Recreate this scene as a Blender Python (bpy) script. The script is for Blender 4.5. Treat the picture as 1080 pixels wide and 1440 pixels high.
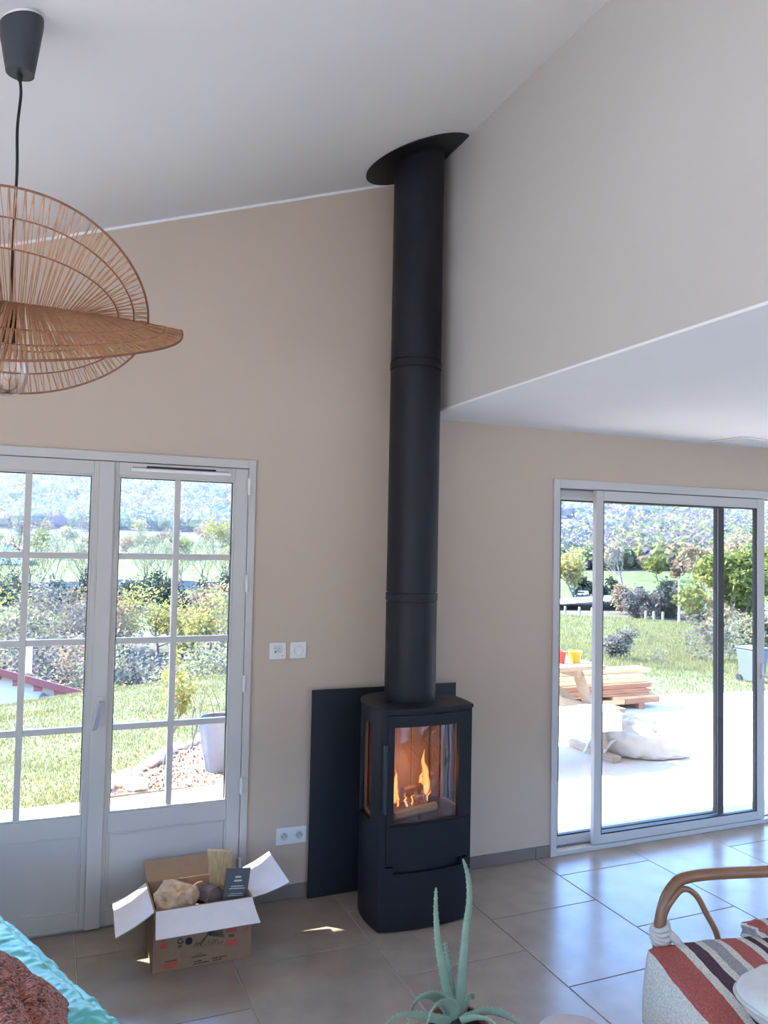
import bpy, bmesh, math, random
from math import sin, cos, pi, radians, sqrt, atan2, hypot
from mathutils import Vector, Matrix, noise

for o in list(bpy.data.objects): bpy.data.objects.remove(o)
SC = bpy.context.scene
COL = SC.collection
random.seed(7)

# ------------------------------------------------------------------ camera
CAM_H = 1.75
yaw, pitch, roll = radians(22.7455), radians(2.4078), radians(1.1406)
fwd = Vector((sin(yaw)*cos(pitch), cos(yaw)*cos(pitch), sin(pitch)))
rgt0 = Vector((cos(yaw), -sin(yaw), 0)); up0 = rgt0.cross(fwd)
rgt = rgt0*cos(roll) + up0*sin(roll); up = up0*cos(roll) - rgt0*sin(roll)
cd = bpy.data.cameras.new('camera'); cam = bpy.data.objects.new('camera', cd); COL.objects.link(cam)
m = Matrix((rgt, up, -fwd)).transposed().to_4x4(); m.translation = (0, 0, CAM_H)
cam.matrix_world = m
cd.sensor_fit = 'VERTICAL'; cd.sensor_height = 36; cd.lens = 1110.55/1440*36
cd.clip_start = .05; cd.clip_end = 3000
SC.camera = cam

# ------------------------------------------------------------------ sky, sun, exposure
SUN_DIR = Vector((-.8, .64, 1.0)).normalized()
w = bpy.data.worlds.new('sky'); SC.world = w; w.use_nodes = True
nt = w.node_tree; nt.nodes.clear()
out = nt.nodes.new('ShaderNodeOutputWorld'); bg = nt.nodes.new('ShaderNodeBackground')
sky = nt.nodes.new('ShaderNodeTexSky'); sky.sky_type = 'NISHITA'; sky.sun_disc = False
sky.sun_elevation = math.asin(SUN_DIR.z); sky.sun_rotation = atan2(SUN_DIR.x, SUN_DIR.y)
sky.air_density = 1.0; sky.dust_density = .1; sky.ozone_density = 5.0
tint = nt.nodes.new('ShaderNodeVectorMath'); tint.operation = 'MULTIPLY'; tint.inputs[1].default_value = (.84, .97, 1.09)
nt.links.new(sky.outputs[0], tint.inputs[0]); nt.links.new(tint.outputs[0], bg.inputs[0]); nt.links.new(bg.outputs[0], out.inputs[0])
bg.inputs[1].default_value = .60
sl = bpy.data.lights.new('sun', 'SUN'); sl.energy = 7.5; sl.angle = radians(.53); sl.color = (1, .90, .76)
so = bpy.data.objects.new('sun', sl); COL.objects.link(so); so.rotation_euler = SUN_DIR.to_track_quat('Z', 'Y').to_euler()
SC.view_settings.view_transform = 'Standard'; SC.view_settings.look = 'None'
SC.view_settings.gamma = 1; SC.view_settings.use_curve_mapping = False
SC.view_settings.exposure = 1.98

# ------------------------------------------------------------------ helpers
def s2l(c): return tuple(((x/255)/12.92 if x/255 <= .04045 else ((x/255+.055)/1.055)**2.4) for x in c)
MATS = {}
def mat(name, rgb, rough=.6, var=0, scale=8, bump=0, bscale=40, spec=.5, metal=0, sheen=0, obj_var=0, coat=0, aniso=None, trans=0):
    """principled material; rgb is an sRGB triple; var = tonal mottling, bump = fine relief, obj_var = per-object tint"""
    if name in MATS: return MATS[name]
    M = bpy.data.materials.new(name); M.use_nodes = True; n = M.node_tree; p = n.nodes['Principled BSDF']
    c = s2l(rgb); p.inputs['Base Color'].default_value = (*c, 1); p.inputs['Roughness'].default_value = rough
    p.inputs['Specular IOR Level'].default_value = spec; p.inputs['Metallic'].default_value = metal
    if sheen: p.inputs['Sheen Weight'].default_value = sheen
    if coat: p.inputs['Coat Weight'].default_value = coat
    tc = n.nodes.new('ShaderNodeTexCoord')
    vec = tc.outputs['Object']
    if aniso:
        mp = n.nodes.new('ShaderNodeMapping'); mp.inputs['Scale'].default_value = aniso
        n.links.new(vec, mp.inputs[0]); vec = mp.outputs[0]
    last = None
    if var:
        nz = n.nodes.new('ShaderNodeTexNoise'); nz.inputs['Scale'].default_value = scale; nz.inputs['Detail'].default_value = 5
        n.links.new(vec, nz.inputs['Vector'])
        mr = n.nodes.new('ShaderNodeMapRange'); mr.inputs['From Min'].default_value = .25; mr.inputs['From Max'].default_value = .75
        mr.inputs['To Min'].default_value = 1-var; mr.inputs['To Max'].default_value = 1+var
        n.links.new(nz.outputs['Fac'], mr.inputs['Value']); last = mr.outputs[0]
    if obj_var:
        oi = n.nodes.new('ShaderNodeObjectInfo'); mr = n.nodes.new('ShaderNodeMapRange')
        mr.inputs['To Min'].default_value = 1-obj_var; mr.inputs['To Max'].default_value = 1+obj_var
        n.links.new(oi.outputs['Random'], mr.inputs['Value'])
        if last:
            mu = n.nodes.new('ShaderNodeMath'); mu.operation = 'MULTIPLY'
            n.links.new(last, mu.inputs[0]); n.links.new(mr.outputs[0], mu.inputs[1]); last = mu.outputs[0]
        else: last = mr.outputs[0]
    if last:
        vm = n.nodes.new('ShaderNodeVectorMath'); vm.operation = 'SCALE'; vm.inputs[0].default_value = c
        n.links.new(last, vm.inputs['Scale']); n.links.new(vm.outputs[0], p.inputs['Base Color'])
    if bump:
        nz = n.nodes.new('ShaderNodeTexNoise'); nz.inputs['Scale'].default_value = bscale; nz.inputs['Detail'].default_value = 4
        n.links.new(vec, nz.inputs['Vector'])
        b = n.nodes.new('ShaderNodeBump'); b.inputs['Strength'].default_value = bump; b.inputs['Distance'].default_value = .01
        n.links.new(nz.outputs['Fac'], b.inputs['Height']); n.links.new(b.outputs[0], p.inputs['Normal'])
    if trans:
        t = n.nodes.new('ShaderNodeBsdfTranslucent'); t.inputs[0].default_value = (*c, 1)
        mx = n.nodes.new('ShaderNodeMixShader'); mx.inputs[0].default_value = trans
        n.links.new(p.outputs[0], mx.inputs[1]); n.links.new(t.outputs[0], mx.inputs[2])
        n.links.new(mx.outputs[0], n.nodes['Material Output'].inputs[0])
    MATS[name] = M; return M

def vcol_mat(name, rough=.9, var=.25, scale=2.0, trans=0, bump=0, bscale=3):
    """colour from the mesh's 'Col' attribute, mottled"""
    M = mat(name, (128, 128, 128), rough, var, scale, bump, bscale, spec=.15, trans=trans); n = M.node_tree
    for nd in n.nodes:
        if nd.type == 'MAP_RANGE': nd.inputs['To Min'].default_value *= .80; nd.inputs['To Max'].default_value *= .80
    a = n.nodes.new('ShaderNodeAttribute'); a.attribute_name = 'Col'
    for nd in n.nodes:
        if nd.type == 'VECT_MATH': n.links.new(a.outputs['Color'], nd.inputs[0])
        if nd.type == 'BSDF_TRANSLUCENT': n.links.new(a.outputs['Color'], nd.inputs[0])
    return M

def glass_mat(name, tint=(1, 1, 1), refl=.07):
    M = bpy.data.materials.new(name); M.use_nodes = True; n = M.node_tree; n.nodes.clear()
    o = n.nodes.new('ShaderNodeOutputMaterial'); t = n.nodes.new('ShaderNodeBsdfTransparent'); g = n.nodes.new('ShaderNodeBsdfGlossy')
    t.inputs[0].default_value = (*tint, 1); g.inputs['Roughness'].default_value = .02
    lw = n.nodes.new('ShaderNodeLayerWeight'); lw.inputs[0].default_value = .35
    mr = n.nodes.new('ShaderNodeMapRange'); mr.inputs['To Min'].default_value = refl*.4; mr.inputs['To Max'].default_value = refl*5
    n.links.new(lw.outputs['Fresnel'], mr.inputs['Value'])
    mx = n.nodes.new('ShaderNodeMixShader'); n.links.new(mr.outputs[0], mx.inputs[0])
    n.links.new(t.outputs[0], mx.inputs[1]); n.links.new(g.outputs[0], mx.inputs[2]); n.links.new(mx.outputs[0], o.inputs[0])
    return M

def root_loc(p):
    v = Vector((0, 0, 0))
    while p: v += p.location; p = p.parent
    return v

class MB:
    """collects shapes in world coordinates; build() links them as ONE mesh object"""
    def __init__(s): s.v = []; s.f = []; s.c = None
    def add(s, vs, fs):
        k = len(s.v); s.v += [tuple(v) for v in vs]; s.f += [tuple(i+k for i in f) for f in fs]; return s
    def box(s, x0, x1, y0, y1, z0, z1):
        return s.add([(x0,y0,z0),(x1,y0,z0),(x1,y1,z0),(x0,y1,z0),(x0,y0,z1),(x1,y0,z1),(x1,y1,z1),(x0,y1,z1)],
                     [(0,3,2,1),(4,5,6,7),(0,1,5,4),(1,2,6,5),(2,3,7,6),(3,0,4,7)])
    def obox(s, c, ax, ay, az):
        """oriented box, centre and three half-axis vectors"""
        c = Vector(c); ax = Vector(ax); ay = Vector(ay); az = Vector(az); vs = []
        for k in (-1, 1):
            for i, j in ((-1,-1),(1,-1),(1,1),(-1,1)): vs.append(c+ax*i+ay*j+az*k)
        return s.add(vs, [(0,3,2,1),(4,5,6,7),(0,1,5,4),(1,2,6,5),(2,3,7,6),(3,0,4,7)])
    def bar(s, a, b, w, h, upv=(0, 0, 1)):
        a = Vector(a); b = Vector(b); d = (b-a); L = d.length; d.normalize(); u = Vector(upv)
        if abs(d.dot(u)) > .99: u = Vector((0, 1, 0))
        sd = d.cross(u).normalized(); u = sd.cross(d).normalized()
        return s.obox((a+b)/2, d*L/2, sd*w/2, u*h/2)
    def tube(s, pts, r, n=8, cap=True, closed=False):
        pts = [Vector(p) for p in pts]; N = len(pts); rs = r if isinstance(r, (list, tuple)) else [r]*N
        prev = None; vs = []
        for i, p in enumerate(pts):
            if closed: t = pts[(i+1) % N]-pts[i-1]
            else: t = pts[min(i+1, N-1)]-pts[max(i-1, 0)]
            t.normalize()
            if prev is None:
                a = Vector((0, 0, 1)) if abs(t.z) < .9 else Vector((1, 0, 0)); u = t.cross(a).normalized()
            else:
                u = prev - t*prev.dot(t)
                u = u.normalized() if u.length > 1e-6 else t.orthogonal().normalized()
            prev = u; v = t.cross(u)
            for k in range(n):
                a = 2*pi*k/n; vs.append(p+(u*cos(a)+v*sin(a))*rs[i])
        fs = []
        for i in range(N if closed else N-1):
            j = (i+1) % N
            for k in range(n): fs.append((i*n+k, i*n+(k+1) % n, j*n+(k+1) % n, j*n+k))
        if cap and not closed: fs += [tuple(range(n))[::-1], tuple((N-1)*n+k for k in range(n))]
        return s.add(vs, fs)
    def lathe(s, prof, c=(0, 0, 0), n=32, cap=True):
        vs = []; fs = []; N = len(prof)
        for r, z in prof:
            for k in range(n): a = 2*pi*k/n; vs.append((c[0]+r*cos(a), c[1]+r*sin(a), c[2]+z))
        for i in range(N-1):
            for k in range(n): fs.append((i*n+k, i*n+(k+1) % n, (i+1)*n+(k+1) % n, (i+1)*n+k))
        if cap: fs += [tuple(range(n))[::-1], tuple((N-1)*n+k for k in range(n))]
        return s.add(vs, fs)
    def prism(s, poly, z0, z1):
        n = len(poly); vs = [(x, y, z0) for x, y in poly]+[(x, y, z1) for x, y in poly]
        return s.add(vs, [tuple(range(n))[::-1], tuple(range(n, 2*n))]+[(i, (i+1) % n, (i+1) % n+n, i+n) for i in range(n)])
    def grid(s, fn, nu, nv):
        vs = [fn(i/nu, j/nv) for j in range(nv+1) for i in range(nu+1)]; W = nu+1
        return s.add(vs, [(j*W+i, j*W+i+1, (j+1)*W+i+1, (j+1)*W+i) for j in range(nv) for i in range(nu)])
    def build(s, name, M, parent=None, smooth=False, bevel=0, seg=2, uv=None):
        me = bpy.data.meshes.new(name); off = root_loc(parent) if parent else Vector((0, 0, 0))
        me.from_pydata([tuple(Vector(v)-off) for v in s.v], [], s.f); me.update()
        if M: me.materials.append(M)
        if s.c:
            a = me.color_attributes.new('Col', 'FLOAT_COLOR', 'POINT')
            flat = []
            for c in s.c: flat += [c[0], c[1], c[2], 1]
            a.data.foreach_set('color', flat)
        if uv:
            l = me.uv_layers.new(name='UVMap')
            for lp in me.loops: l.data[lp.index].uv = uv[lp.vertex_index]
        bm = bmesh.new(); bm.from_mesh(me); bmesh.ops.recalc_face_normals(bm, faces=bm.faces); bm.to_mesh(me); bm.free()
        if smooth: me.polygons.foreach_set('use_smooth', [True]*len(me.polygons))
        o = bpy.data.objects.new(name, me); COL.objects.link(o); o.parent = parent
        if smooth and smooth != 'all':
            me.set_sharp_from_angle(angle=radians(40))
        if bevel:
            b = o.modifiers.new('b', 'BEVEL'); b.width = bevel; b.segments = seg; b.limit_method = 'ANGLE'; b.angle_limit = radians(40)
            b.harden_normals = False
        return o

def tag(o, label=None, cat=None, group=None, kind=None):
    if label: o['label'] = label
    if cat: o['category'] = cat
    if group: o['group'] = group
    if kind: o['kind'] = kind
    return o
def thing(name, loc, label, cat, group=None, kind=None):
    o = bpy.data.objects.new(name, None); COL.objects.link(o); o.location = loc; o.empty_display_size = .1
    return tag(o, label, cat, group, kind)
def struct(o, label=None): o['kind'] = 'structure'; return tag(o, label)
def child_copy(src, parent, loc=None):
    c = src.copy(); COL.objects.link(c); c.parent = parent
    if loc is not None: c.location = loc
    return c
def copy_tree(o, parent=None):
    c = o.copy(); COL.objects.link(c); c.parent = parent
    for ch in list(o.children): copy_tree(ch, c)
    return c
def smoothpts(pts, n=6, closed=False):
    P = [Vector(p) for p in pts]; out = []; N = len(P)
    for i in range(N if closed else N-1):
        p0 = P[i-1] if (i > 0 or closed) else P[0]; p1 = P[i]; p2 = P[(i+1) % N]
        p3 = P[(i+2) % N] if (i+2 < N or closed) else P[-1]
        for k in range(n):
            t = k/n
            out.append(.5*((2*p1)+(p2-p0)*t+(2*p0-5*p1+4*p2-p3)*t*t+(3*p1-p0-3*p2+p3)*t**3))
    if not closed: out.append(P[-1])
    return out
def nz(x, y, z=0, s=1.0): return noise.noise(Vector((x*s, y*s, z*s)))

# ------------------------------------------------------------------ materials
PAINT = mat('beige_wall_paint', (198, 180, 161), .85, .015, 3, .05, 120, spec=.2)
WHITE = mat('white_wall_paint', (197, 191, 183), .85, .01, 3, .04, 120, spec=.2)
CEIL = mat('white_ceiling_paint', (238, 237, 234), .85, .01, 3, .04, 120, spec=.2)
TILE = mat('grey_stone_tile', (160, 144, 129), .25, .16, 6, .03, 60, spec=.65, obj_var=.05)
for nd in list(TILE.node_tree.nodes):             # mottling runs on through the tiles
    if nd.type == 'TEX_NOISE':
        gp_ = TILE.node_tree.nodes.new('ShaderNodeNewGeometry'); TILE.node_tree.links.new(gp_.outputs['Position'], nd.inputs['Vector'])
GROUT = mat('pale_grout', (186, 176, 162), .9, .05, 30)
PVC = mat('white_pvc', (198, 193, 186), .42, spec=.4)
ALU = mat('white_lacquered_aluminium', (200, 196, 192), .35, spec=.45)
GASKET = mat('black_rubber_gasket', (26, 27, 32), .5)
STEEL = mat('black_stove_steel', (26, 27, 33), .48, .04, 20, .02, 400, spec=.3)
PLATE = mat('black_plate_steel', (22, 27, 36), .5, .05, 20, .02, 400)
IRON = mat('matt_black_iron', (20, 21, 25), .55)
GLASS = glass_mat('window_glass', (1, 1, 1), .018)
PLASTIC = mat('white_plastic', (226, 224, 220), .35)
DARKP = mat('dark_plastic', (40, 42, 50), .5)

# ------------------------------------------------------------------ room shell
D = 3.834; WT = .33                     # inner face of the back wall, wall thickness
XL, XR, YR = -2.4, 6.6, -4.2            # left wall, right wall, rear wall
GX, ZL = 1.81, 2.44                     # upper wall over the low ceiling
def zc(x): return 3.127+.3486*x         # sloped ceiling
FD = (-.452, .892, 2.13)                # french door opening x0,x1,top
SD = (2.685, 5.32, 2.135)               # sliding door opening

def wall_y(name, y0, y1, x0, x1, z0, ztop, holes, M):
    """wall slab in the XZ plane with rectangular holes; ztop(x) may slope"""
    b = MB(); xs = sorted({x0, x1, GX if x0 < GX < x1 else x0, *[h[0] for h in holes], *[h[1] for h in holes]})
    for a, c in zip(xs, xs[1:]):
        segs = [(z0, None)]; hs = [h for h in holes if h[0] <= a+1e-6 and h[1] >= c-1e-6]
        if hs:
            h = hs[0]; segs = []
            if h[2] > z0+1e-6: segs.append((z0, h[2]))
            segs.append((h[3], None))
        for s0, s1 in segs:
            ta = ztop(a+1e-4) if s1 is None else s1; tb = ztop(c-1e-4) if s1 is None else s1
            b.add([(a,y0,s0),(c,y0,s0),(c,y1,s0),(a,y1,s0),(a,y0,ta),(c,y0,tb),(c,y1,tb),(a,y1,ta)],
                  [(0,3,2,1),(4,5,6,7),(0,1,5,4),(1,2,6,5),(2,3,7,6),(3,0,4,7)])
    return struct(b.build(name, M))
ztop = lambda x: zc(x)+.0 if x < GX else ZL+.2
wall_back = wall_y('wall_back', D, D+WT, XL-.3, XR+.3, -.3, ztop, [(FD[0], FD[1], -.06, FD[2]), (SD[0], SD[1], -.06, SD[2])], PAINT)
RW = [(-2.1, 1.4, 0.0, 2.2), (2.3, 6.2, 0.0, 2.2)]
wall_rear = wall_y('wall_rear', YR-.3, YR, XL-.3, XR+.3, -.3, ztop, [(a, b, c if c else -.05, d) for a, b, c, d in RW], WHITE)
LW = (-3.6, 1.9, 0.0, 2.12)
b = MB(); zt = zc(XL)+.02
b.box(XL-.3, XL, YR, LW[0], -.3, zt); b.box(XL-.3, XL, LW[1], D, -.3, zt); b.box(XL-.3, XL, LW[0], LW[1], LW[3], zt)
b.box(XL-.3, XL, LW[0], LW[1], -.3, -.05)
struct(b.build('wall_left', WHITE))
b = MB(); b.box(XR, XR+.3, YR, -4.0, -.3, ZL+.2); b.box(XR, XR+.3, -1.9, 1.9, -.3, ZL+.2); b.box(XR, XR+.3, 3.6, D, -.3, ZL+.2)
for y0, y1 in ((-4.0, -1.9), (1.9, 3.6)): b.box(XR, XR+.3, y0, y1, 2.2, ZL+.2); b.box(XR, XR+.3, y0, y1, -.3, -.05)
struct(b.build('wall_right', WHITE))
b = MB()                                 # sloped ceiling slab
x0, x1 = XL-.3, GX
b.add([(x0,YR-.3,zc(x0)),(x1,YR-.3,zc(x1)),(x1,D+WT,zc(x1)),(x0,D+WT,zc(x0)),(x0,YR-.3,zc(x0)+.25),(x1,YR-.3,zc(x1)+.25),(x1,D+WT,zc(x1)+.25),(x0,D+WT,zc(x0)+.25)],
      [(0,3,2,1),(4,5,6,7),(0,1,5,4),(1,2,6,5),(2,3,7,6),(3,0,4,7)])
struct(b.build('ceiling', CEIL))
struct(MB().box(GX, GX+.12, YR, D, ZL+.01, zc(GX)+.25).build('wall_upper_right', WHITE))
b = MB(); b.box(GX, XR, YR, D, ZL, ZL+.01); b.box(GX+.12, XR, YR, D, ZL+.01, ZL+.2); struct(b.build('ceiling_low', CEIL))
# thin white sealant bead where the sloped ceiling meets the back wall
bead = MB(); bead.bar((XL, D-.004, zc(XL)-.006), (GX, D-.004, zc(GX)-.006), .008, .012)
struct(bead.build('trim_1', CEIL))

# floor: grout bed + each tile
floor = struct(MB().box(XL-.05, XR+.05, YR-.05, D+.02, -.12, -.004).build('floor', GROUT))
P, G = .605, .005
tile_cache = {}
def tile(x0, x1, y0, y1):
    k = (round(x1-x0, 3), round(y1-y0, 3))
    if k not in tile_cache:
        hx, hy = (x1-x0)/2, (y1-y0)/2; e = .0015
        vs = [(-hx,-hy,-.006),(hx,-hy,-.006),(hx,hy,-.006),(-hx,hy,-.006),(-hx,-hy,-e),(hx,-hy,-e),(hx,hy,-e),(-hx,hy,-e),
              (-hx+e,-hy+e,0),(hx-e,-hy+e,0),(hx-e,hy-e,0),(-hx+e,hy-e,0)]
        fs = [(0,3,2,1),(8,9,10,11)]+[(i,(i+1)%4,(i+1)%4+4,i+4) for i in range(4)]+[(i+4,(i+1)%4+4,(i+1)%4+8,i+8) for i in range(4)]
        me = bpy.data.meshes.new('tile'); me.from_pydata(vs, [], fs); me.materials.append(TILE); tile_cache[k] = me
    o = bpy.data.objects.new('tile', tile_cache[k]); COL.objects.link(o); o.parent = floor
    o.location = ((x0+x1)/2, (y0+y1)/2, 0)
i0 = int(math.floor((XL-.15)/P))
for i in range(i0, 12):
    x0 = .15+i*P; x1 = x0+P
    if x0 > XR or x1 < XL: continue
    off = 3.288 if i % 2 else 2.990       # half-bond
    for j in range(-14, 3):
        y0 = off+j*P; y1 = y0+P
        a, b_, c, d = max(x0+G/2, XL), min(x1-G/2, XR), max(y0+G/2, YR), min(y1-G/2, D)
        if b_-a > .02 and d-c > .02: tile(a, b_, c, d)
# skirting: a row of tile strips along the back wall
def skirting(name, x0, x1, cuts):
    t = bpy.data.objects.new(name, None); COL.objects.link(t); t.location = (x0, D, 0); struct(t)
    xs = [x0]+cuts+[x1]
    for a, c in zip(xs, xs[1:]):
        MB().box(a+.001, c-.001, D-.011, D-.0005, .002, .067).build('tile', mat('skirting_tile', (124, 114, 106), .4, .1, 6, obj_var=.04), t, bevel=.0015)
skirting('baseboard_back', .93, SD[0]-.02, [1.36, 1.965, 2.57])
skirting('baseboard_left', XL+.01, FD[0]-.03, [-1.8, -1.2])

# ------------------------------------------------------------------ french door (door_1)
door = bpy.data.objects.new('door_1', None); COL.objects.link(door); door.location = (.22, D, 0)
struct(door, 'white double french door with eight panes per leaf')
Y0, Y1 = D-.020, D+.05
fr = MB()
fr.box(-.476, -.440, Y0+.004, Y1+.03, 0, 2.155); fr.box(.880, .916, Y0+.004, Y1+.03, 0, 2.155); fr.box(-.440, .880, Y0+.004, Y1+.03, 2.112, 2.155)
fr.box(-.440, .880, Y0+.03, Y1+.03, -.02, .012)
fr.build('frame', PVC, door, bevel=.003)
def fd_leaf(xa, xb, ga, gb):
    """leaf from xa to xb, glass from ga to gb"""
    lf = MB(); ya, yb = Y0+.006, Y1-.004; g0, g1 = .512, 2.048
    lf.box(xa, ga, ya, yb, .015, 2.109); lf.box(gb, xb, ya, yb, .015, 2.109)
    lf.box(ga, gb, ya, yb, g1, 2.109); lf.box(ga, gb, ya, yb, .425, g0); lf.box(ga, gb, ya, yb, .015, .088)
    leaf = lf.build('leaf', PVC, door, bevel=.003)
    p = MB(); p.box(ga, gb, ya+.012, yb-.01, .088, .425); p.build('lower_panel', PVC, leaf)
    bd = MB(); e = .008                   # panel bead and glazing bead
    for z0, z1, dy in ((.088, .425, .003), (g0, g1, .004)):
        bd.box(ga, ga+e, ya+dy, ya+.014, z0, z1); bd.box(gb-e, gb, ya+dy, ya+.014, z0, z1)
        bd.box(ga+e, gb-e, ya+dy, ya+.014, z0, z0+e); bd.box(ga+e, gb-e, ya+dy, ya+.014, z1-e, z1)
    bd.build('glazing_bead', PVC, leaf, bevel=.002)
    gk = MB(); gx0, gx1, gz0, gz1 = ga+e, gb-e, g0+e, g1-e; k = .004
    gk.box(gx0, gx0+k, ya+.012, ya+.03, gz0, gz1); gk.box(gx1-k, gx1, ya+.012, ya+.03, gz0, gz1); gk.box(gx0+k, gx1-k, ya+.012, ya+.03, gz1-k, gz1)
    gk.build('gasket', GASKET, leaf)
    xm = (ga+gb)/2; zs = [g0, .893, 1.286, 1.675, g1]; mw = .014
    for x0, x1 in ((ga+e+k, xm-mw), (xm+mw, gb-e-k)):
        for z0, z1 in zip(zs, zs[1:]):
            q0 = z0+mw if z0 > g0 else z0+e; q1 = z1-mw if z1 < g1 else z1-e-k
            MB().box(x0, x1, ya+.024, ya+.028, q0, q1).build('pane', GLASS, leaf)
    mv = MB(); mv.box(xm-mw, xm+mw, ya+.010, ya+.042, g0+e, g1-e)
    mv.build('muntin', PVC, leaf, bevel=.003)
    for z in zs[1:-1]:
        mh = MB(); mh.box(ga+e, xm-mw, ya+.012, ya+.040, z-mw, z+mw); mh.box(xm+mw, gb-e, ya+.012, ya+.040, z-mw, z+mw)
        mh.build('muntin', PVC, leaf, bevel=.003)
    return leaf
leafL = fd_leaf(-.438, .200, -.373, .166)
leafR = fd_leaf(.202, .878, .274, .813)
ast = MB(); ast.box(.190, .256, Y0-.010, Y0+.0055, .012, 2.108); ast.build('astragal', PVC, leafR, bevel=.004)
# lever handle on the astragal
h = MB(); h.box(.208, .240, Y0-.018, Y0-.0105, .985, 1.045); h.build('handle_plate', PVC, leafR, bevel=.003)
hd = MB(); hd.tube([(.226, Y0-.016, 1.018), (.226, Y0-.05, 1.018)], .009, 10)
hd.obox((.2155, Y0-.056, .966), (.012, 0, .002), (0, .007, 0), (-.0145, 0, -.062)); hd.build('handle', mat('brushed_handle', (150, 148, 150), .3, metal=.4), leafR, bevel=.003)
for z in (2.022, 1.551, 1.068, .58, .2):
    MB().tube([(.880, Y0-.004, z-.04), (.880, Y0-.004, z+.04)], .0085, 10).build('hinge', PLASTIC, leafR, smooth=True)
# trickle vent above the right glass
v = MB(); v.box(.335, .775, Y0-.008, Y0+.0065, 2.088, 2.106); vent = v.build('trickle_vent', PVC, leafR, bevel=.002)
v = MB(); v.box(.322, .788, Y0-.020, Y0-.0005, 2.070, 2.084); v.build('vent_cover', PLASTIC, leafR, bevel=.003)
v = MB(); v.box(.395, .715, Y0-.010, Y0-.0082, 2.087, 2.096); v.build('vent_slot', GASKET, leafR)

# ------------------------------------------------------------------ sliding door (window_1)
sd = bpy.data.objects.new('window_1', None); COL.objects.link(sd); sd.location = (4.0, D, 0)
struct(sd, 'white aluminium sliding glass door standing partly open')
f = MB(); ya, yb = D-.014, D+.11
for x0, x1, z0, z1 in ((2.667, 2.708, 0, 2.155), (5.29, 5.335, 0, 2.155), (2.708, 5.29, 2.105, 2.155)): f.box(x0, x1, ya, yb, z0, z1)
f.box(2.708, 5.29, ya+.002, yb, 0, .026)
f.build('frame', ALU, sd, bevel=.003)
tr = MB(); tr.box(2.708, 5.29, ya+.046, ya+.052, .026, .034); tr.box(2.708, 5.29, ya+.03, ya+.06, 2.096, 2.105); tr.build('track', mat('grey_track', (120, 122, 126), .4, metal=.5), sd)
def sd_panel(xa, xb, y, wl, wr, dark):
    p = MB(); z0, z1 = .030, 2.100; zb, zt_ = .082, 2.040; d = .034
    p.box(xa, xa+wl, y, y+d, z0, z1); p.box(xb-wr, xb, y, y+d, z0, z1)
    p.box(xa+wl, xb-wr, y, y+d, z0, zb); p.box(xa+wl, xb-wr, y, y+d, zt_, z1)
    q = p.build('sliding_panel', ALU, sd, bevel=.002)
    g = MB(); g0, g1 = xa+wl, xb-wr; k = .008
    g.box(g0, g0+k, y+.004, y+.030, zb, zt_); g.box(g1-k, g1, y+.004, y+.030, zb, zt_)
    g.box(g0+k, g1-k, y+.004, y+.030, zb, zb+k); g.box(g0+k, g1-k, y+.004, y+.030, zt_-k, zt_)
    g.build('gasket', GASKET, q)
    MB().box(g0+k, g1-k, y+.013, y+.019, zb+k, zt_-k).build('pane', GLASS, q)
    return q
front = sd_panel(2.968, 4.322, D-.010, .052, .066, False)
rear = sd_panel(2.712, 4.03, D+.052, .045, .050, True)
# dark strip painting the backlit shade of the fixed panel's right stile
MB().box(3.983, 4.028, D+.0475, D+.0515, .035, 2.095).build('stile_shade', DARKP, rear)
h = MB(); h.box(4.284, 4.304, D-.022, D-.0105, .93, 1.03)
h.tube(smoothpts([(4.295, D-.02, .955), (4.305, D-.045, .94), (4.33, D-.052, .932), (4.40, D-.052, .932)], 4), .008, 8)
h.build('handle', PLASTIC, front, smooth=True)

# windows added in the unseen left, rear and right walls to light the room
def added_window(name, axis, a0, a1, c, z0, z1, n):
    e = bpy.data.objects.new(name, None); COL.objects.link(e); e.location = (c if axis == 'y' else (a0+a1)/2, (a0+a1)/2 if axis == 'y' else c, z0); struct(e)
    f = MB(); t = .06
    def bx(b, p, q, r, s, dd=.03):
        if axis == 'y': b.box(c-dd, c+dd, p, q, r, s)
        else: b.box(p, q, c-dd, c+dd, r, s)
    bx(f, a0, a0+t, z0, z1); bx(f, a1-t, a1, z0, z1); bx(f, a0+t, a1-t, z0, z0+t); bx(f, a0+t, a1-t, z1-t, z1)
    for k in range(1, n): x = a0+(a1-a0)*k/n; bx(f, x-.035, x+.035, z0+t, z1-t)
    f.build('frame', ALU, e)
    for k in range(n):
        x0 = a0+(a1-a0)*k/n+(t if k == 0 else .035); x1 = a0+(a1-a0)*(k+1)/n-(t if k == n-1 else .035)
        g = MB(); bx(g, x0, x1, z0+t, z1-t, .003); g.build('pane', GLASS, e)
added_window('added_window_2', 'y', LW[0], LW[1], XL-.1, -.05, LW[3], 4)
added_window('added_window_3', 'x', RW[0][0], RW[0][1], YR-.12, -.05, RW[0][3], 2)
added_window('added_window_4', 'x', RW[1][0], RW[1][1], YR-.12, -.05, RW[1][3], 2)

added_window('added_window_5', 'y', -4.0, -1.9, XR+.12, -.05, 2.2, 2)
added_window('added_window_6', 'y', 1.9, 3.6, XR+.12, -.05, 2.2, 1)
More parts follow.
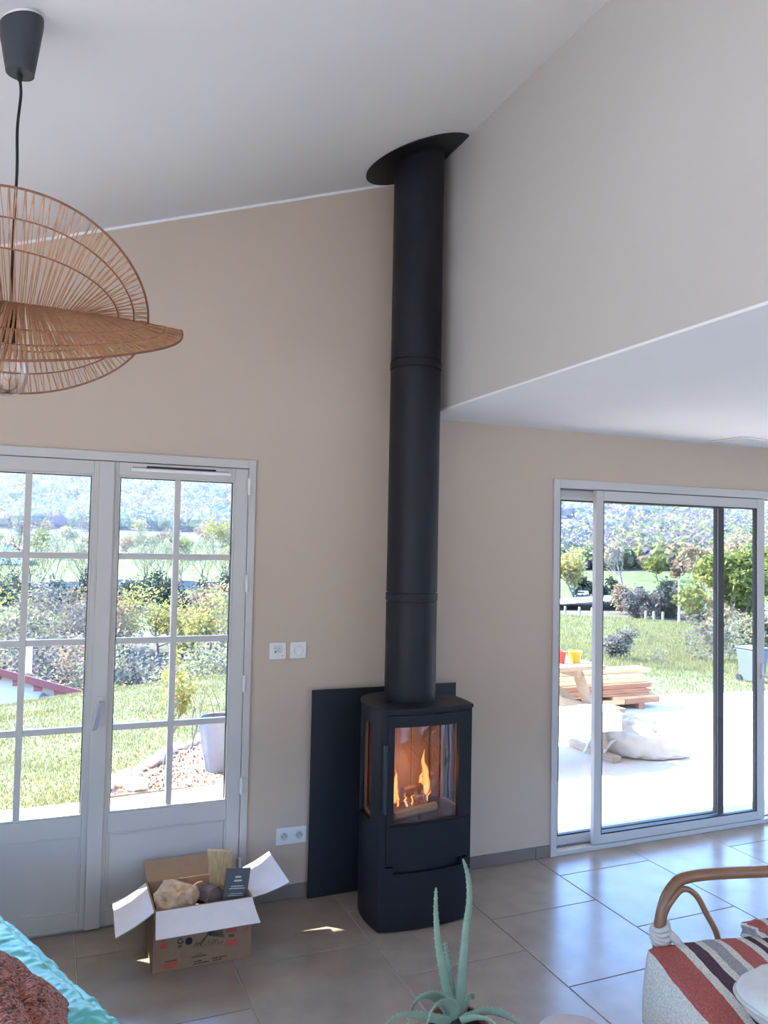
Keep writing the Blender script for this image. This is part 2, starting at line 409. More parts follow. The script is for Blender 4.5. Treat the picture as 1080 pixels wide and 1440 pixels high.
# eaves outside the back wall (they keep the sun off the floor)
EZ = 2.45
b = MB(); b.prism([(-4, D+WT), (8.5, D+WT), (8.5, 5.90), (.3, 5.90), (.3, 5.015), (-4, 5.015)], EZ, EZ+.12)
b.box(XL-.3, XR+1.5, YR-1.7, YR-.3, EZ, EZ+.12); b.box(XR+.3, XR+1.5, YR-.3, D+WT, EZ, EZ+.12)  # rear and right overhangs added to cut the cool sky light indoors
struct(b.build('eaves_and_added_overhangs', mat('white_soffit', (225, 222, 215), .8)))

# ------------------------------------------------------------------ stove
SX, SY = 1.645, 3.55
FW = .235
def front_pt(x): return Vector((x, -.205-.030*(1-(x/FW)**2)))
side_raw = smoothpts([(FW, -.205, 0), (.246, -.12, 0), (.246, -.03, 0), (.226, .07, 0), (.175, .150, 0), (.095, .196, 0), (0, .208, 0)], 6)
SIDE = [Vector((p.x, p.y)) for p in side_raw]
def normals(pts):
    out = []
    for i, p in enumerate(pts):
        t = pts[min(i+1, len(pts)-1)]-pts[max(i-1, 0)]; t.normalize(); out.append(Vector((t.y, -t.x)))
    return out
def slab(b, pts, z0, z1, off=0., th=.02):
    ns = normals(pts); n = len(pts); vs = []
    for p, q in zip(pts, ns):
        o = p+q*off; i = p+q*(off-th)
        for c in (o, i):
            for z in (z0, z1): vs.append((SX+c.x, SY+c.y, z))
    fs = []
    for k in range(n-1):
        a, c = k*4, (k+1)*4      # a: outer lo, a+1 outer hi, a+2 inner lo, a+3 inner hi
        fs += [(a, c, c+1, a+1), (a+2, a+3, c+3, c+2), (a+1, c+1, c+3, a+3), (a, a+2, c+2, c)]
    fs += [(0, 1, 3, 2), ((n-1)*4, (n-1)*4+2, (n-1)*4+3, (n-1)*4+1)]
    return b.add(vs, fs)
def front(x0, x1, n=14): return [front_pt(x0+(x1-x0)*k/n) for k in range(n+1)]
def mirror(pts): return [Vector((-p.x, p.y)) for p in pts][::-1]
stove = thing('wood_stove', (SX, SY, 0), 'black steel wood stove with a fire burning behind its glass door', 'stove')
ia = min(range(len(SIDE)), key=lambda i: abs(SIDE[i].y+.125)+(0 if i < 20 else 9)); ib = min(range(len(SIDE)), key=lambda i: abs(SIDE[i].y-.055)+(0 if i < 20 else 9))
b = MB()
for S in (lambda q: q, mirror):
    slab(b, S(SIDE[:ia+1]), .008, .985); slab(b, S(SIDE[ia:ib+1]), .008, .475); slab(b, S(SIDE[ia:ib+1]), .925, .985); slab(b, S(SIDE[ib:]), .008, .985)
slab(b, front(-FW, -.2075, 3), .008, .985, 0, .02)
slab(b, front(-.2075, FW, 14), .974, .985, -.004, .02)
slab(b, front(-.2075, FW, 14), .008, .985, -.030, .004) if False else None
body = b.build('body', STEEL, stove, smooth=True)
for S in (lambda q: q, mirror):
    g = MB(); slab(g, S(SIDE[ia:ib+1]), .475, .925, -.012, .004); g.build('side_glass', glass_mat('stove_glass', (.86, .8, .76), .09) if 'sg' not in MATS else MATS['sg'], stove, smooth=True)
    MATS['sg'] = bpy.data.materials['stove_glass']
    fr_ = MB(); I = SIDE[ia:ib+1]
    slab(fr_, S(I[:2]), .475, .925, -.021, .012); slab(fr_, S(I[-2:]), .475, .925, -.021, .012); slab(fr_, S(I[1:-1]), .475, .492, -.021, .012)
    fr_.build('side_window_frame', mat('sooty_cream_rope', (176, 160, 140), .8), stove)
per = [front_pt(-FW+2*FW*k/16) for k in range(17)]+SIDE[1:]+mirror(SIDE)[1:-1]
cx = sum(p.x for p in per)/len(per)
top = [(SX+p.x*1.022, SY+p.y*1.03) for p in per]
MB().prism(top, .986, 1.002).build('top_plate', STEEL, stove, bevel=.003)
sv = MB()
for k in range(18):
    a = 2*pi*k/18+.12; d = Vector((cos(a), sin(a), 0)); L = .02
    c = Vector((SX, SY+.0, 1.0025))+d*.160; lx = .165 if abs(d.x) > .6 else .155
    if abs(d.y) > .86 and d.y > 0: continue
    MB().obox(c, d*.022, Vector((-d.y, d.x, 0))*.0035, (0, 0, .001)).build('vent_slot', GASKET, stove)
# door with its glass
dr = MB()
slab(dr, front(-.203, .233), .297, .487, 0, .018); slab(dr, front(-.203, .233), .918, .971, 0, .018)
slab(dr, front(-.203, -.172, 3), .487, .918, 0, .018); slab(dr, front(.158, .233, 4), .487, .918, 0, .018)
doorS = dr.build('door', STEEL, stove, smooth=True)
lg = MB(); slab(lg, front(-.19, .222), .462, .478, .010, .02); lg.build('ledge', STEEL, doorS, smooth=True)
g = MB(); slab(g, front(-.172, .158), .487, .918, -.008, .004); g.build('door_glass', MATS['sg'], doorS, smooth=True)
hb = MB(); hp = front_pt(-.222)
hb.box(SX-.2315, SX-.2125, SY+hp.y-.030, SY+hp.y-.012, .534, .847)
hb.build('door_handle', mat('satin_black_handle', (44, 46, 54), .25), doorS, bevel=.004)
for z in (.55, .83): MB().box(SX-.226, SX-.218, SY+hp.y-.012, SY+hp.y+.004, z-.008, z+.008).build('handle_mount', STEEL, doorS)
gp = MB(); slab(gp, front(-.2075, -.203, 2), .290, .985, -.008, .01); gp.build('door_gap', GASKET, doorS)
# lower compartment front with its scooped grip
lf = MB()
slab(lf, front(-.2075, FW), .008, .258, 0, .018); slab(lf, front(-.2075, -.168, 4), .258, .288, 0, .018); slab(lf, front(.178, FW, 4), .258, .288, 0, .018)
low = lf.build('drawer_front', STEEL, stove, smooth=True)
rc = MB(); slab(rc, front(-.2075, FW), .240, .300, -.030, .004); rc.build('grip_recess', IRON, low)
# firebox lining
BRICK = mat('vermiculite_firebrick', (176, 146, 132), .9, .18, 14, .3, 40, obj_var=.06)
for x0, x1 in ((-.16, -.0525), (-.0505, .0595), (.0615, .16)):
    MB().box(SX+x0, SX+x1, SY+.10, SY+.125, .485, .935).build('firebrick', BRICK, stove, bevel=.003)
ash = MB(); ash.prism([(SX+p.x*.9, SY+p.y*.88) for p in per], .455, .483); ash.build('firebox_floor', mat('ash_grey_cast_iron', (70, 62, 58), .9, .2, 30), stove)
ash = MB(); ash.prism([(SX+p.x*.88, SY+p.y*.86) for p in per], .94, .955); ash.build('baffle', mat('baffle_plate', (120, 100, 90), .9), stove)
for S in (lambda q: q, mirror):
    pn = MB(); slab(pn, S([Vector((.168, .125)), Vector((.21, .062))]), .483, .94, 0, .015); pn.build('firebrick', BRICK, stove)

# fire: logs (separate things) and flames
CHAR = mat('charred_wood', (34, 28, 26), .9, .4, 30, .6, 60)
SPLIT = mat('split_log_wood', (196, 164, 122), .8, .15, 12, .2, 40, aniso=(1, 12, 12))
def log_mesh(a, bb, r, n=9, seed=0, flat=False):
    a = Vector(a); bb = Vector(bb); d = (bb-a).normalized(); u = d.orthogonal().normalized(); v = d.cross(u); B = MB(); vs = []; K = 6
    rnd = random.Random(seed); pr = [r*(rnd.uniform(.8, 1.12)) for _ in range(n)]
    for i in range(K+1):
        for k in range(n):
            t = 2*pi*k/n; q = pr[k]*(1+.06*nz(i*1.7+seed, k*2.1, seed)); vs.append(a.lerp(bb, i/K)+(u*cos(t)+v*sin(t))*q)
    fs = [(i*n+k, i*n+(k+1) % n, (i+1)*n+(k+1) % n, (i+1)*n+k) for i in range(K) for k in range(n)]
    fs += [tuple(range(n))[::-1], tuple(K*n+k for k in range(n))]
    return B.add(vs, fs)
o = log_mesh((SX-.15, SY-.165, .505), (SX+.085, SY-.13, .515), .022, 7, 3).build('burning_log', SPLIT); tag(o, 'pale unburnt split log lying at the front of the fire', 'log', 'logs in the stove fire')
em = bpy.data.materials.new('glowing_ember'); em.use_nodes = True
pb = em.node_tree.nodes['Principled BSDF']; pb.inputs['Base Color'].default_value = (.02, .01, .01, 1)
tn = em.node_tree.nodes.new('ShaderNodeTexNoise'); tn.inputs['Scale'].default_value = 45
rp = em.node_tree.nodes.new('ShaderNodeValToRGB'); rp.color_ramp.elements[0].position = .56; rp.color_ramp.elements[0].color = (0, 0, 0, 1); rp.color_ramp.elements[1].position = .7; rp.color_ramp.elements[1].color = (1, .25, .04, 1)
em.node_tree.links.new(tn.outputs['Fac'], rp.inputs[0]); em.node_tree.links.new(rp.outputs[0], pb.inputs['Emission Color']); pb.inputs['Emission Strength'].default_value = .6
for k, (p, q, r, lb) in enumerate([((-.13, -.09, .515), (.06, -.05, .525), .032, 'charred glowing log across the middle of the fire'),
                         ((-.12, -.01, .515), (.03, -.12, .545), .024, 'blackened log leaning over the fire with an upper end'),
                         ((-.13, .03, .52), (.09, .02, .52), .026, 'charred log at the back of the fire'),
                         ((-.06, -.07, .570), (.05, -.04, .575), .024, 'small black chunk on top of the burning logs')]):
    o = log_mesh((SX+p[0], SY+p[1], p[2]), (SX+q[0], SY+q[1], q[2]), r, 8, 20+k).build('burning_log', em); tag(o, lb, 'log', 'logs in the stove fire')
fm = bpy.data.materials.new('flame'); fm.use_nodes = True; n = fm.node_tree; n.nodes.clear()
mo = n.nodes.new('ShaderNodeOutputMaterial'); e_ = n.nodes.new('ShaderNodeEmission'); tr_ = n.nodes.new('ShaderNodeBsdfTransparent'); mx = n.nodes.new('ShaderNodeMixShader')
lw = n.nodes.new('ShaderNodeLayerWeight'); lw.inputs[0].default_value = .35
rp = n.nodes.new('ShaderNodeValToRGB'); rp.color_ramp.elements[0].position = .0; rp.color_ramp.elements[0].color = (1, .50, .16, 1); rp.color_ramp.elements[1].position = .8; rp.color_ramp.elements[1].color = (1, .16, .02, 1)
mr = n.nodes.new('ShaderNodeMapRange'); mr.inputs['To Min'].default_value = .8; mr.inputs['To Max'].default_value = .12
n.links.new(lw.outputs['Facing'], rp.inputs[0]); n.links.new(lw.outputs['Facing'], mr.inputs['Value']); n.links.new(rp.outputs[0], e_.inputs[0])
e_.inputs[1].default_value = .62
n.links.new(mr.outputs[0], mx.inputs[0]); n.links.new(tr_.outputs[0], mx.inputs[1]); n.links.new(e_.outputs[0], mx.inputs[2]); n.links.new(mx.outputs[0], mo.inputs[0])
fire = thing('fire', (SX, SY-.05, .5), 'orange flames rising from the logs inside the stove', 'fire')
def flame(x, y, z, h, r, sw, seed):
    pts = []; rs = []; N = 14
    for i in range(N+1):
        t = i/N; pts.append((SX+x+sw*sin(t*4.5+seed)*t+.012*nz(t*5, seed, 3), SY+y+.012*nz(t*4, seed, 9), z+h*t)); rs.append(max(.0008, r*(sin(pi*min(1, t*.9+.12))**.8)*(1-t)**.35*(1+.25*nz(t*6, seed, 1))))
    MB().tube(pts, rs, 8).build('flame', fm, fire, smooth='all')
for q in [(.075, -.04, .54, .22, .021, .020, 1.2), (.060, -.03, .54, .13, .013, .015, 3), (-.118, -.1, .53, .165, .017, .012, 5), (-.095, -.08, .53, .13, .011, .014, 2),
          (-.115, -.13, .53, .10, .007, .01, 7), (-.07, -.13, .525, .06, .006, .008, 8), (-.035, -.13, .53, .055, .005, .01, 9), (.06, -.1, .53, .06, .004, .015, 4), (-.16, -.14, .52, .09, .008, .01, 6)]: flame(*q)
fl = bpy.data.lights.new('fire_glow', 'POINT'); fl.energy = .3; fl.color = (1, .5, .2); fl.shadow_soft_size = .06
fo = bpy.data.objects.new('fire_glow', fl); COL.objects.link(fo); fo.location = (0, 0, .16); fo.parent = fire

# ------------------------------------------------------------------ flue pipe with ceiling plate
flue = thing('flue_pipe', (SX, SY, 1.003), 'tall black insulated flue pipe rising from stove to sloped ceiling', 'flue pipe')
PR = .127; zt = zc(SX)+.06
def seg(z0, z1, r, name='pipe_section'):
    b = MB(); b.lathe([(r, z0), (r, z1)], (SX, SY, 0), 48); return b.build(name, STEEL, flue, smooth=True)
RZ = (1.480, 2.621)
seg(1.003, RZ[0]-.003, PR-.0015); seg(RZ[0]+.045, RZ[1]-.003, PR-.0015)
for z in RZ:
    b = MB(); b.lathe([(PR-.010, z-.003), (PR-.010, z+.004), (PR+.0015, z+.004), (PR+.0015, z+.038), (PR-.010, z+.038), (PR-.010, z+.045)], (SX, SY, 0), 48)
    b.build('clamp_ring', STEEL, flue, smooth=True)
b = MB()
N = 48; vs = []; zb = RZ[1]+.045
for k in range(N):
    a = 2*pi*k/N; x, y = SX+(PR-.0015)*cos(a), SY+(PR-.0015)*sin(a); vs.append((x, y, zb)); vs.append((x, y, zc(x)-.001))
b.add(vs, [(2*k, (2*k+2) % (2*N), (2*k+3) % (2*N), 2*k+1) for k in range(N)]); b.build('pipe_section', STEEL, flue, smooth=True)
sl_ = sqrt(1+.3486**2); poly = []
for k in range(96):
    a = 2*pi*k/96; x = SX+.282*cos(a)/sl_; y = SY+.282*sin(a); poly.append((min(x, GX-.006), min(y, D-.006)))
pts = []
for p in poly:
    if not pts or hypot(p[0]-pts[-1][0], p[1]-pts[-1][1]) > 1e-4: pts.append(p)
b = MB(); n_ = len(pts)
b.add([(x, y, zc(x)-.009) for x, y in pts]+[(x, y, zc(x)-.002) for x, y in pts], [tuple(range(n_))[::-1], tuple(range(n_, 2*n_))]+[(i, (i+1) % n_, (i+1) % n_+n_, i+n_) for i in range(n_)])
b.build('ceiling_plate', STEEL, flue)

# black plate against the wall
o = MB().box(1.258-.036, 2.03, D-.042, D-.034, .001, 1.02).build('wall_plate', PLATE, bevel=.001)
tag(o, 'flat black steel heat shield plate standing against the wall behind the stove', 'heat shield')

# ------------------------------------------------------------------ switches, sockets, ceiling vent
def plate(name, x, z, w_, label, cat):
    t = thing(name, (x, D, z), label, cat); MB().box(x-w_/2, x+w_/2, D-.010, D-.0005, z-.0415, z+.0415).build('cover_plate', PLASTIC, t, bevel=.004); return t
t = plate('thermostat', 1.049, 1.217, .084, 'white wall control with small display and buttons, left of the round dimmer', 'thermostat')
MB().box(1.028, 1.072, D-.0115, D-.0101, 1.206, 1.244).build('display', mat('pale_display', (205, 206, 204), .3), t, bevel=.0005)
for dx, dz, r, c in ((-.012, -.004, .004, DARKP), (.0, .0, .0022, DARKP), (-.012, .012, .002, DARKP), (.004, .012, .002, DARKP), (.024, -.024, .0025, DARKP)):
    MB().tube([(1.049+dx, D-.0125, 1.217+dz), (1.049+dx, D-.0114, 1.217+dz)], r, 8).build('button', c, t)
t = plate('dimmer_switch', 1.154, 1.217, .084, 'white dimmer switch with a round knob, above the socket', 'switch')
MB().tube([(1.154, D-.010, 1.217), (1.154, D-.022, 1.217), (1.154, D-.024, 1.217)], [.024, .022, .020], 28).build('knob', PLASTIC, t, smooth=True)
t = plate('wall_socket', 1.143, .307, .158, 'white double wall socket low beside the black plate', 'socket')
for dx in (-.0385, .0385):
    x = 1.143+dx; b = MB(); b.lathe([(.0205, 0), (.0235, 0), (.0235, .002), (.0205, .002)], n=28, cap=False)
    b.v = [(x+q[0], D-.0101-q[2], .307+q[1]) for q in b.v]; s_ = b.build('socket_ring', PLASTIC, t, smooth=True)
    b = MB(); b.tube([(x, D-.0102, .307), (x, D-.0108, .307)], .019, 24); b.build('socket_well', mat('socket_well_grey', (196, 194, 190), .5), t)
    for px, pz in ((-.0095, 0), (.0095, 0)):
        MB().tube([(x+px, D-.0112, .307+pz), (x+px, D-.0106, .307+pz)], .0028, 8).build('socket_hole', DARKP, t)
    MB().tube([(x, D-.022, .307+.0105), (x, D-.0106, .307+.0105)], .0024, 8).build('earth_pin', mat('brass_pin', (150, 140, 120), .3, metal=.8), t)
gv = thing('ceiling_vent', (4.5, 3.63, ZL), 'white slotted air vent in the low ceiling above the sliding door', 'vent')
b = MB(); b.box(3.76, 5.2, 3.50, 3.52, ZL-.008, ZL-.0005); b.box(3.76, 5.2, 3.735, 3.755, ZL-.008, ZL-.0005); b.box(3.76, 3.785, 3.52, 3.735, ZL-.008, ZL-.0005); b.box(5.175, 5.2, 3.52, 3.735, ZL-.008, ZL-.0005)
b.build('frame', PLASTIC, gv, bevel=.001)
MB().box(3.785, 5.175, 3.52, 3.735, ZL-.002, ZL-.0006).build('backing', mat('vent_shadow_grey', (90, 90, 92), .8), gv)
for k in range(9):
    y = 3.533+k*.0235; MB().box(3.787, 5.173, y-.008, y+.008, ZL-.0075, ZL-.0025).build('slat', PLASTIC, gv)

# ------------------------------------------------------------------ pendant lamp
LX, LY = -.117, 2.194; LZ = 2.345
lamp = thing('pendant_lamp', (LX, LY, LZ), 'woven raffia pendant lamp of two crossed discs on a black cord', 'lamp')
zt = zc(LX)
b = MB(); b.lathe([(.032, zt-.145), (.034, zt-.147), (.052, zt-.03), (.052, zt-.012)], (LX, LY, 0), 32)
b.v = [(x, y, z+(.3486*(x-LX) if z > zt-.08 else 0)) for x, y, z in b.v]
b.build('canopy', mat('charcoal_plastic_canopy', (52, 56, 62), .5), lamp, smooth=True)
b = MB(); b.tube([(LX, LY, zt-.165), (LX, LY, zt-.1475)], [.006, .007], 12); b.build('cord_grip', IRON, lamp)
b = MB(); b.lathe([(.046, zt-.012), (.046, zt-.0)], (LX, LY, 0), 24); b.v = [(x, y, z+.3486*(x-LX)-.0015) for x, y, z in b.v]; b.build('mounting_ring', PLASTIC, lamp)
b = MB(); b.tube(smoothpts([(LX, LY, zt-.16), (LX+.004, LY, zt-.20), (LX-.001, LY, zt-.29), (LX+.002, LY, zt-.40), (LX, LY, LZ+.2), (LX, LY, LZ-.03)], 6), .0036, 8)
b.build('cord', IRON, lamp, smooth=True)
b = MB(); b.tube([(LX, LY, LZ-.10), (LX, LY, LZ-.02)], [.021, .018], 16); b.build('socket', IRON, lamp, smooth=True)
b = MB(); prof = [(.016, -.10), (.022, -.115), (.040, -.145), (.0475, -.175), (.045, -.20), (.034, -.225), (.015, -.238), (.002, -.2405)]
b.lathe(prof[::-1], (LX, LY, LZ), 24); bulb = b.build('bulb', glass_mat('bulb_glass', (.97, .95, .92), .12), lamp, smooth=True)
b = MB(); b.tube(smoothpts([(LX-.01, LY, LZ-.10), (LX-.018, LY, LZ-.16), (LX, LY, LZ-.2), (LX+.018, LY, LZ-.16), (LX+.01, LY, LZ-.10)], 5), .0012, 5); b.build('filament', mat('filament_brass', (190, 130, 70), .3, metal=.6), bulb)
RAFF = mat('raffia_straw', (196, 148, 110), .75, .22, 60, spec=.25, trans=.25)
RIM = mat('raffia_rim', (140, 96, 72), .75, .2, 40, spec=.2)
def disc(R_, tilt, rollx, nsp, rad, seed, a0=0., a1=2*pi):
    """a woven disc (or half disc): spokes fan out from a crease line along the local x axis to three cane rings"""
    rnd = random.Random(seed); t = radians(tilt); q = radians(rollx); full = a1-a0 > 6
    ex = Vector((cos(q), 0, -sin(q))); ey = Vector((0, -cos(t), sin(t))); ez_ = ex.cross(ey)
    def P_(f, a):                         # f = 0 on the crease, 1 on the rim
        c0 = ex*(.55*R_*cos(a)); c1 = ex*(R_*cos(a))+ey*(R_*sin(a))
        return Vector((LX, LY, LZ))+c0.lerp(c1, f)+ez_*(.012*sin(3*a+seed)*f*f)
    fs_ = [0., .50, .76, 1.]
    for i, f in enumerate(fs_[1:]):
        K = 100; pts = [P_(f, a0+(a1-a0)*k/K) for k in range(K+(0 if full else 1))]
        MB().tube(pts, .0030 if i == 2 else .0022, 5, closed=full).build('rim_ring', RIM, lamp)
    if not full: MB().tube([P_(0, 0), P_(0, pi/2), P_(0, pi)], .004, 6).build('crease_cord', RIM, lamp)
    b = MB()
    for k in range(nsp):
        a = a0+(a1-a0)*(k+rnd.uniform(-.3, .3))/nsp
        for (r0, r1) in zip(fs_, fs_[1:]):
            zig = (1 if k % 2 else -1)*.45+rnd.uniform(-.3, .3); da = zig*(a1-a0)/nsp; rr_ = rad*rnd.uniform(.7, 1.35)
            p0, p1 = P_(r0, a), P_(r1, a+da); mid = (p0+p1)/2+ez_*rnd.uniform(-.003, .003)
            b.tube([p0, mid, p1], rr_, 3, cap=False)
    o = b.build('woven_strands', RAFF, lamp); o['kind'] = 'stuff'
disc(.335, 32, 2, 230, .0016, 1)
disc(.425, -31, 1.0, 230, .0026, 2, 0, pi)

# ------------------------------------------------------------------ cardboard box of firewood
CARD = mat('brown_cardboard', (150, 118, 92), .85, .08, 25, .05, 200)
CARDIN = mat('cardboard_inside', (168, 138, 110), .85, .06, 25)
CARDW = mat('white_cardboard', (222, 212, 206), .8, .04, 20)
bx = thing('cardboard_box', (.635, 3.505, 0), 'open cardboard box of firewood with white flaps by the french door', 'box')
X0, X1, YA, YB, ZB = .434, .836, 3.358, 3.655, .248; T = .005
MB().box(X0, X1, YA, YB, .001, .008).build('bottom', CARD, bx)
MB().box(X0, X1, YA, YA+T, .008, ZB).build('side_panel', CARD, bx); MB().box(X0, X1, YB-T, YB, .008, ZB).build('side_panel', CARDIN, bx)
MB().box(X0, X0+T, YA+T, YB-T, .008, ZB).build('side_panel', CARD, bx); MB().box(X1-T, X1, YA+T, YB-T, .008, ZB).build('side_panel', CARD, bx)
def flap(p0, p1, q1, q0, M_out, lab, th=.004, bend=.006):
    p0, p1, q0, q1 = map(Vector, (p0, p1, q0, q1)); nrm = (p1-p0).cross(q0-p0).normalized()
    b = MB(); n = 6; vs = []
    for j in range(n+1):
        for i in range(n+1):
            a = p0.lerp(p1, i/n); c = q0.lerp(q1, i/n); w_ = a.lerp(c, j/n)+nrm*(bend*sin(pi*j/n)+.002*nz(i, j, 3, .7)); vs += [w_, w_+nrm*th]
    W = n+1; idx = lambda i, j, k: (j*W+i)*2+k; fs = []
    for j in range(n):
        for i in range(n):
            fs += [(idx(i,j,0), idx(i,j+1,0), idx(i+1,j+1,0), idx(i+1,j,0)), (idx(i,j,1), idx(i+1,j,1), idx(i+1,j+1,1), idx(i,j+1,1))]
    for i in range(n):
        for j in (0, n): fs.append((idx(i,j,0), idx(i+1,j,0), idx(i+1,j,1), idx(i,j,1)))
        for i2 in (0, n): fs.append((idx(i2,i,0), idx(i2,i+1,0), idx(i2,i+1,1), idx(i2,i,1)))
    o = b.add(vs, fs).build('flap', M_out, bx, smooth=True); o['label'] = lab; return o
flap((X0+.006, YA-.003, ZB), (X1, YA-.003, ZB), (X1+.012, YA-.105, ZB-.062), (X0-.004, YA-.10, ZB-.066), CARDW, 'white front flap')
flap((X0-.002, YB, ZB), (X0-.002, YA, ZB), (X0-.148, YA-.005, ZB-.075), (X0-.140, YB-.03, ZB-.055), CARDW, 'white left flap')
flap((X1+.002, YA, ZB), (X1+.002, YB, ZB), (X1+.150, YB+.01, ZB+.060), (X1+.165, YA+.01, ZB+.035), CARDW, 'white right flap')
flap((X1-.01, YB+.004, ZB), (X0+.005, YB+.004, ZB), (X0+.0, YB+.128, ZB+.045), (X1-.015, YB+.128, ZB+.045), CARDIN, 'plain brown back flap')
# print on the box front (flat marks)
INK = mat('black_print', (44, 38, 36), .8); RED = mat('red_print', (196, 84, 70), .8)
yp = YA-.0008
def mark(polys, M, name='print_mark'):
    b = MB()
    for pl in polys:
        n = len(pl); b.add([(x, yp, z) for x, z in pl]+[(x, yp+.0006, z) for x, z in pl], [tuple(range(n)), tuple(range(n, 2*n))[::-1]]+[(i, (i+1) % n, (i+1) % n+n, i+n) for i in range(n)])
    o = b.build(name, M, bx)
    if len(polys) > 1: o['kind'] = 'stuff'
    return o
def rect(x, z, w_, h_): return [(x, z), (x+w_, z), (x+w_, z+h_), (x, z+h_)]
def stroke(pts, w_):
    out = []
    for (a, c) in zip(pts, pts[1:]):
        d = Vector((c[0]-a[0], c[1]-a[1])); L = d.length or 1; n_ = Vector((-d.y, d.x))/L*w_/2
        out.append([(a[0]+n_.x, a[1]+n_.y), (a[0]-n_.x, a[1]-n_.y), (c[0]-n_.x, c[1]-n_.y), (c[0]+n_.x, c[1]+n_.y)])
    return out
bx0 = X0
mark([[(bx0+.022, .175), (bx0+.060, .175), (bx0+.041, .135)], [(bx0+.022, .095), (bx0+.060, .095), (bx0+.041, .135)]], RED)
mark([rect(bx0+.045, .012, .05, .022)], RED); mark([rect(bx0+.295, .115, .045, .026)], RED); mark([rect(bx0+.295, .062, .045, .026)], RED)
mark([[(bx0+.372, .11), (bx0+.380, .132), (bx0+.388, .14), (bx0+.386, .11)]], RED)
def letter_strip(x, z, w_, h_, seed):
    r = random.Random(seed); out = []; q = x
    while q < x+w_:
        ww = r.uniform(.002, .006); out.append(rect(q, z+r.uniform(0, .001), ww, h_*r.uniform(.7, 1))); q += ww+r.uniform(.0008, .002)
    return out
mark(letter_strip(bx0+.05, .038, .04, .005, 1), INK)
mark(letter_strip(bx0+.175, .046, .02, .004, 9)+letter_strip(bx0+.155, .037, .06, .005, 2), INK)
mark(letter_strip(bx0+.165, .018, .03, .005, 3)+letter_strip(bx0+.165, .009, .06, .005, 4)+letter_strip(bx0+.24, .018, .06, .005, 5)+letter_strip(bx0+.245, .009, .035, .005, 6), INK)
mark(letter_strip(bx0+.13, .142, .03, .004, 7)+letter_strip(bx0+.255, .143, .03, .004, 8), INK)
mark(stroke([(bx0+.108+.010*cos(a), .113+.010*sin(a)) for a in [radians(q) for q in range(40, 330, 24)]], .0042)+stroke([(bx0+.112, .112), (bx0+.119, .112), (bx0+.118, .105)], .0035)+letter_strip(bx0+.099, .088, .013, .010, 12), INK)
mark([[(bx0+.142+.015*cos(a), .108+.015*sin(a)) for a in [2*pi*k/18 for k in range(18)]]], INK)
tw = []
r_ = random.Random(5)
for k in range(9):                        # the drawn bundle of sticks
    a = (bx0+.222+r_.uniform(-.004, .004), .118+k*.002); c = (bx0+.285+r_.uniform(-.006, .004), .098+k*.0045); tw += stroke([a, c], .0018)
tw += stroke([(bx0+.19, .085), (bx0+.215, .118), (bx0+.232, .150), (bx0+.225, .158)], .004)+stroke([(bx0+.16, .085), (bx0+.19, .095), (bx0+.215, .118)], .002)
tw += stroke([(bx0+.232, .150), (bx0+.238, .142), (bx0+.222, .12)], .003)
for k in range(10): q = bx0+.165+k*.012; tw += stroke([(q, .070+r_.uniform(0, .02)), (q+.010, .078+r_.uniform(0, .022)), (q+.014, .070+r_.uniform(0, .01))], .0014)
mark(tw, INK)
mark([rect(bx0+.302, .146, .006, .012), rect(bx0+.312, .144, .01, .012), rect(bx0+.324, .145, .006, .010)], INK); mark([[(bx0+.318+.014*cos(a), .101+.007*sin(a)) for a in [2*pi*k/12 for k in range(12)]]], mat('olive_print', (96, 92, 58), .8))
# contents
LOGB = mat('bark', (112, 92, 80), .9, .25, 30, .5, 40)
PAPER = mat('crumpled_kraft_paper', (205, 170, 132), .8, .1, 12, .2, 30)
b = MB(); c = Vector((.53, 3.47, .235)); rnd = random.Random(4)
bmx = bmesh.new(); bmesh.ops.create_icosphere(bmx, subdivisions=3, radius=1)
for v_ in bmx.verts:
    p = v_.co.copy(); k = 1+.34*nz(p.x*1.7, p.y*1.7, p.z*1.7+4)+.22*abs(nz(p.x*4, p.y*4, p.z*4))-.5*math.exp(-((p.x-.15)**2*14+(p.y+.45)**2*30))*(p.z > .3); v_.co = Vector((p.x*.088*k, p.y*.075*k, p.z*.076*k))+c
b.add([tuple(v_.co) for v_ in bmx.verts], [tuple(v_.index for v_ in f_.verts) for f_ in bmx.faces]); bmx.free()
tag(b.build('split_log', SPLIT if False else mat('birch_split_wood', (206, 168, 130), .85, .38, 22, .8, 40)), 'pale split log with torn grain, left in the cardboard box', 'log', 'firewood in the box')
o = log_mesh((.655, 3.60, .20), (.70, 3.435, .235), .042, 14, 8).build('round_log', LOGB, smooth=True); tag(o, 'small round bark log in the middle of the cardboard box', 'log', 'firewood in the box')
o = log_mesh((.46, 3.60, .10), (.80, 3.58, .11), .055, 12, 9).build('bottom_log', LOGB, smooth=True); tag(o, 'dark log lying at the bottom of the cardboard box', 'log', 'firewood in the box')
o = log_mesh((.445+.06, 3.42, .08), (.77, 3.43, .09), .05, 12, 10).build('bottom_log', SPLIT, smooth=True); tag(o, 'log under the others at the front of the cardboard box', 'log', 'firewood in the box')
b = MB(); b.obox((.745, 3.555, .255), (.052, -.008, -.006), (.003, .010, .002), (-.010, .012, .125)); o = b.build('split_plank', mat('splintered_wood', (196, 164, 118), .85, .3, 14, .4, 30, aniso=(14, 14, 1)), bevel=.002)
tag(o, 'flat splintered board standing upright in the cardboard box', 'wood', 'firewood in the box')
